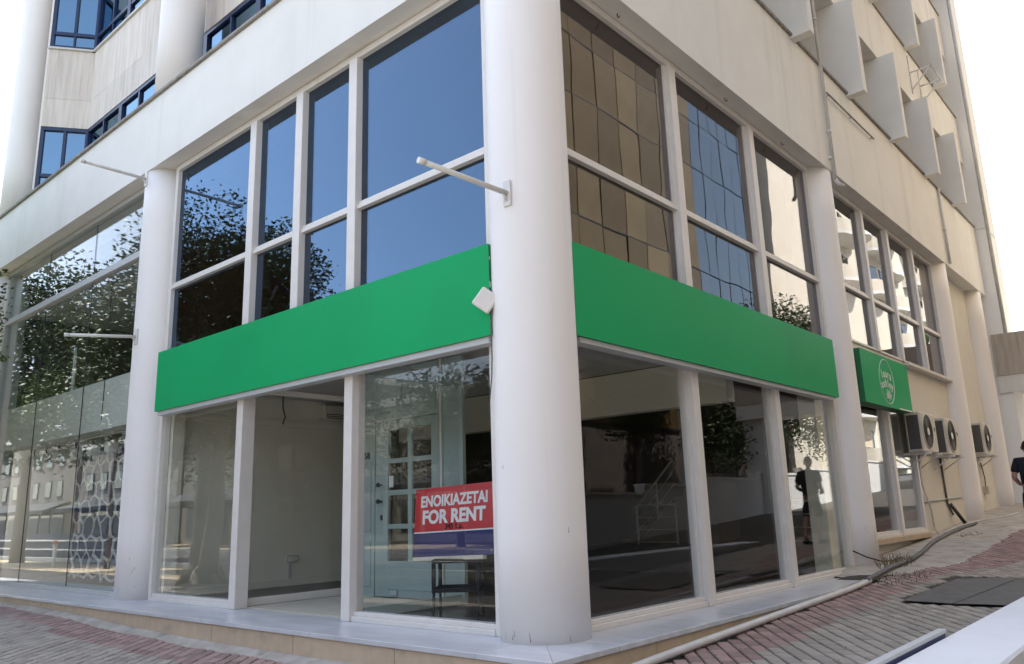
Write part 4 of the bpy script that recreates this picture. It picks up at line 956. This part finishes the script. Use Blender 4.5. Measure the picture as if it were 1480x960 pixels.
# ------------------------------------------------------------------ buildings across the main street
spec = [(-90, -70, 9.5, 'dim_far'), (-69, -52, 7.5, 'dim_far'), (-51, -33, 9.0, 'dim_far'), (-32, -17, 6.8, 'cream_lit'), (-16, -2, 7.5, 'pale_far'), (-1, 16, 7.0, 'cream_lit'), (17, 36, 9.0, 'pale_far')]
lab = ['far stone block with two rows of windows beyond the road', 'stone shop house with one row of windows beyond the road', 'long stone block with dark shop awnings beyond the road', 'low cream house with a dark awning opposite the tall window', 'pale two storey house opposite the corner shop', 'cream house facing the street corner', 'pale corner block at the end of the far pavement']
for (x0, x1, h, m), lb in zip(spec, lab):
    b_ = thing('street_building', lb, 'building', (0, 0, 0)); y = -22.0
    B('wall', M[m], b_, x0, x1, y-12, y, -.5, h); B('parapet', M['white'], b_, x0-.1, x1+.1, y-12.1, y+.12, h+.001, h+.45)
    us = []; u = x0+1.2
    while u < x1-2.2: us.append(u); u += 2.9
    windows_on(b_, 'x', y, us, [3.9] if h < 8.5 else [3.7, 6.4], 1.4, 1.5, M['dark'], G['teal'], 1)
    for u in us[::1]: 
        f = B('shop_front', M['dark'], b_, u-.4, u+2.1, y, y+.05, .15, 2.6); B('pane', G['teal'], f, u-.3, u+2.0, y+.051, y+.065, .25, 2.5)
    MB().add([(x0+.8, y+.02, 3.25), (x1-.8, y+.02, 3.25), (x1-.8, y+2.2, 2.55), (x0+.8, y+2.2, 2.55), (x0+.8, y+2.2, 2.25), (x1-.8, y+2.2, 2.25), (x0+.8, y+.02, 3.2), (x1-.8, y+.02, 3.2)], [(0, 1, 2, 3), (3, 2, 5, 4), (4, 5, 7, 6), (0, 3, 4, 6), (1, 7, 5, 2)]).build('awning', M['shop_dark'], b_)
for k in range(4):
    t = thing('parasol', 'black cafe parasol standing on the far pavement', 'parasol', (-41-5.2*k, -18.4, gz(-40, -18)+.09), 0, 'black parasols on the far pavement')
    MB().tube([(0, 0, 0), (0, 0, 2.9)], .03, 8).build('pole', M['frame_grey'], t); MB().tube([(0, 0, 0), (0, 0, .08)], .3, 16).build('base', M['kerb'], t)
    vs_ = [(0, 0, 3.35)]+[(2.1*math.cos(q*math.pi/4+.39), 2.1*math.sin(q*math.pi/4+.39), 2.65) for q in range(8)]+[(2.1*math.cos(q*math.pi/4+.39), 2.1*math.sin(q*math.pi/4+.39), 2.40) for q in range(8)]
    MB().add(vs_, [(0, 1+q, 1+(q+1) % 8) for q in range(8)]+[(1+q, 9+q, 9+(q+1) % 8, 1+(q+1) % 8) for q in range(8)]).build('canopy', M['shop_dark'], t)
# bollards, hoarding, parked dark car silhouettes on the main street
def bollard(x, y, label):
    t = thing('bollard', label, 'bollard', (x, y, gz(x, y)-.02)); MB().tube([(0, 0, 0), (0, 0, .82)], .075, 14).build('post', M['pale_far'], t); MB().tube([(0, 0, .82), (0, 0, .93), (0, 0, .95)], [.078, .078, .05], 14).build('cap', M['orange'], t)
bollard(-26.5, -5.4, 'white bollard with orange cap on the sand verge'); bollard(-15.2, -5.3, 'white bollard with orange cap beside the twin-trunk tree'); bollard(-21.0, -7.9, 'white bollard with orange cap by the kerb')
hb = thing('blue_hoarding', 'long navy hoarding with pale rails along the kerb of the road', 'hoarding', (0, 0, 0))
for i in range(12):
    x = -60+i*2.6; B('panel', M['hoarding'], hb, x+.01, x+2.59, -9.05, -9.0, gz(x, -9)-.02, gz(x, -9)+1.15)
B('rail', M['white'], hb, -60, -28.8, -8.99, -8.95, .05, .11); B('rail', M['white'], hb, -60, -28.8, -8.99, -8.95, .45, .52)
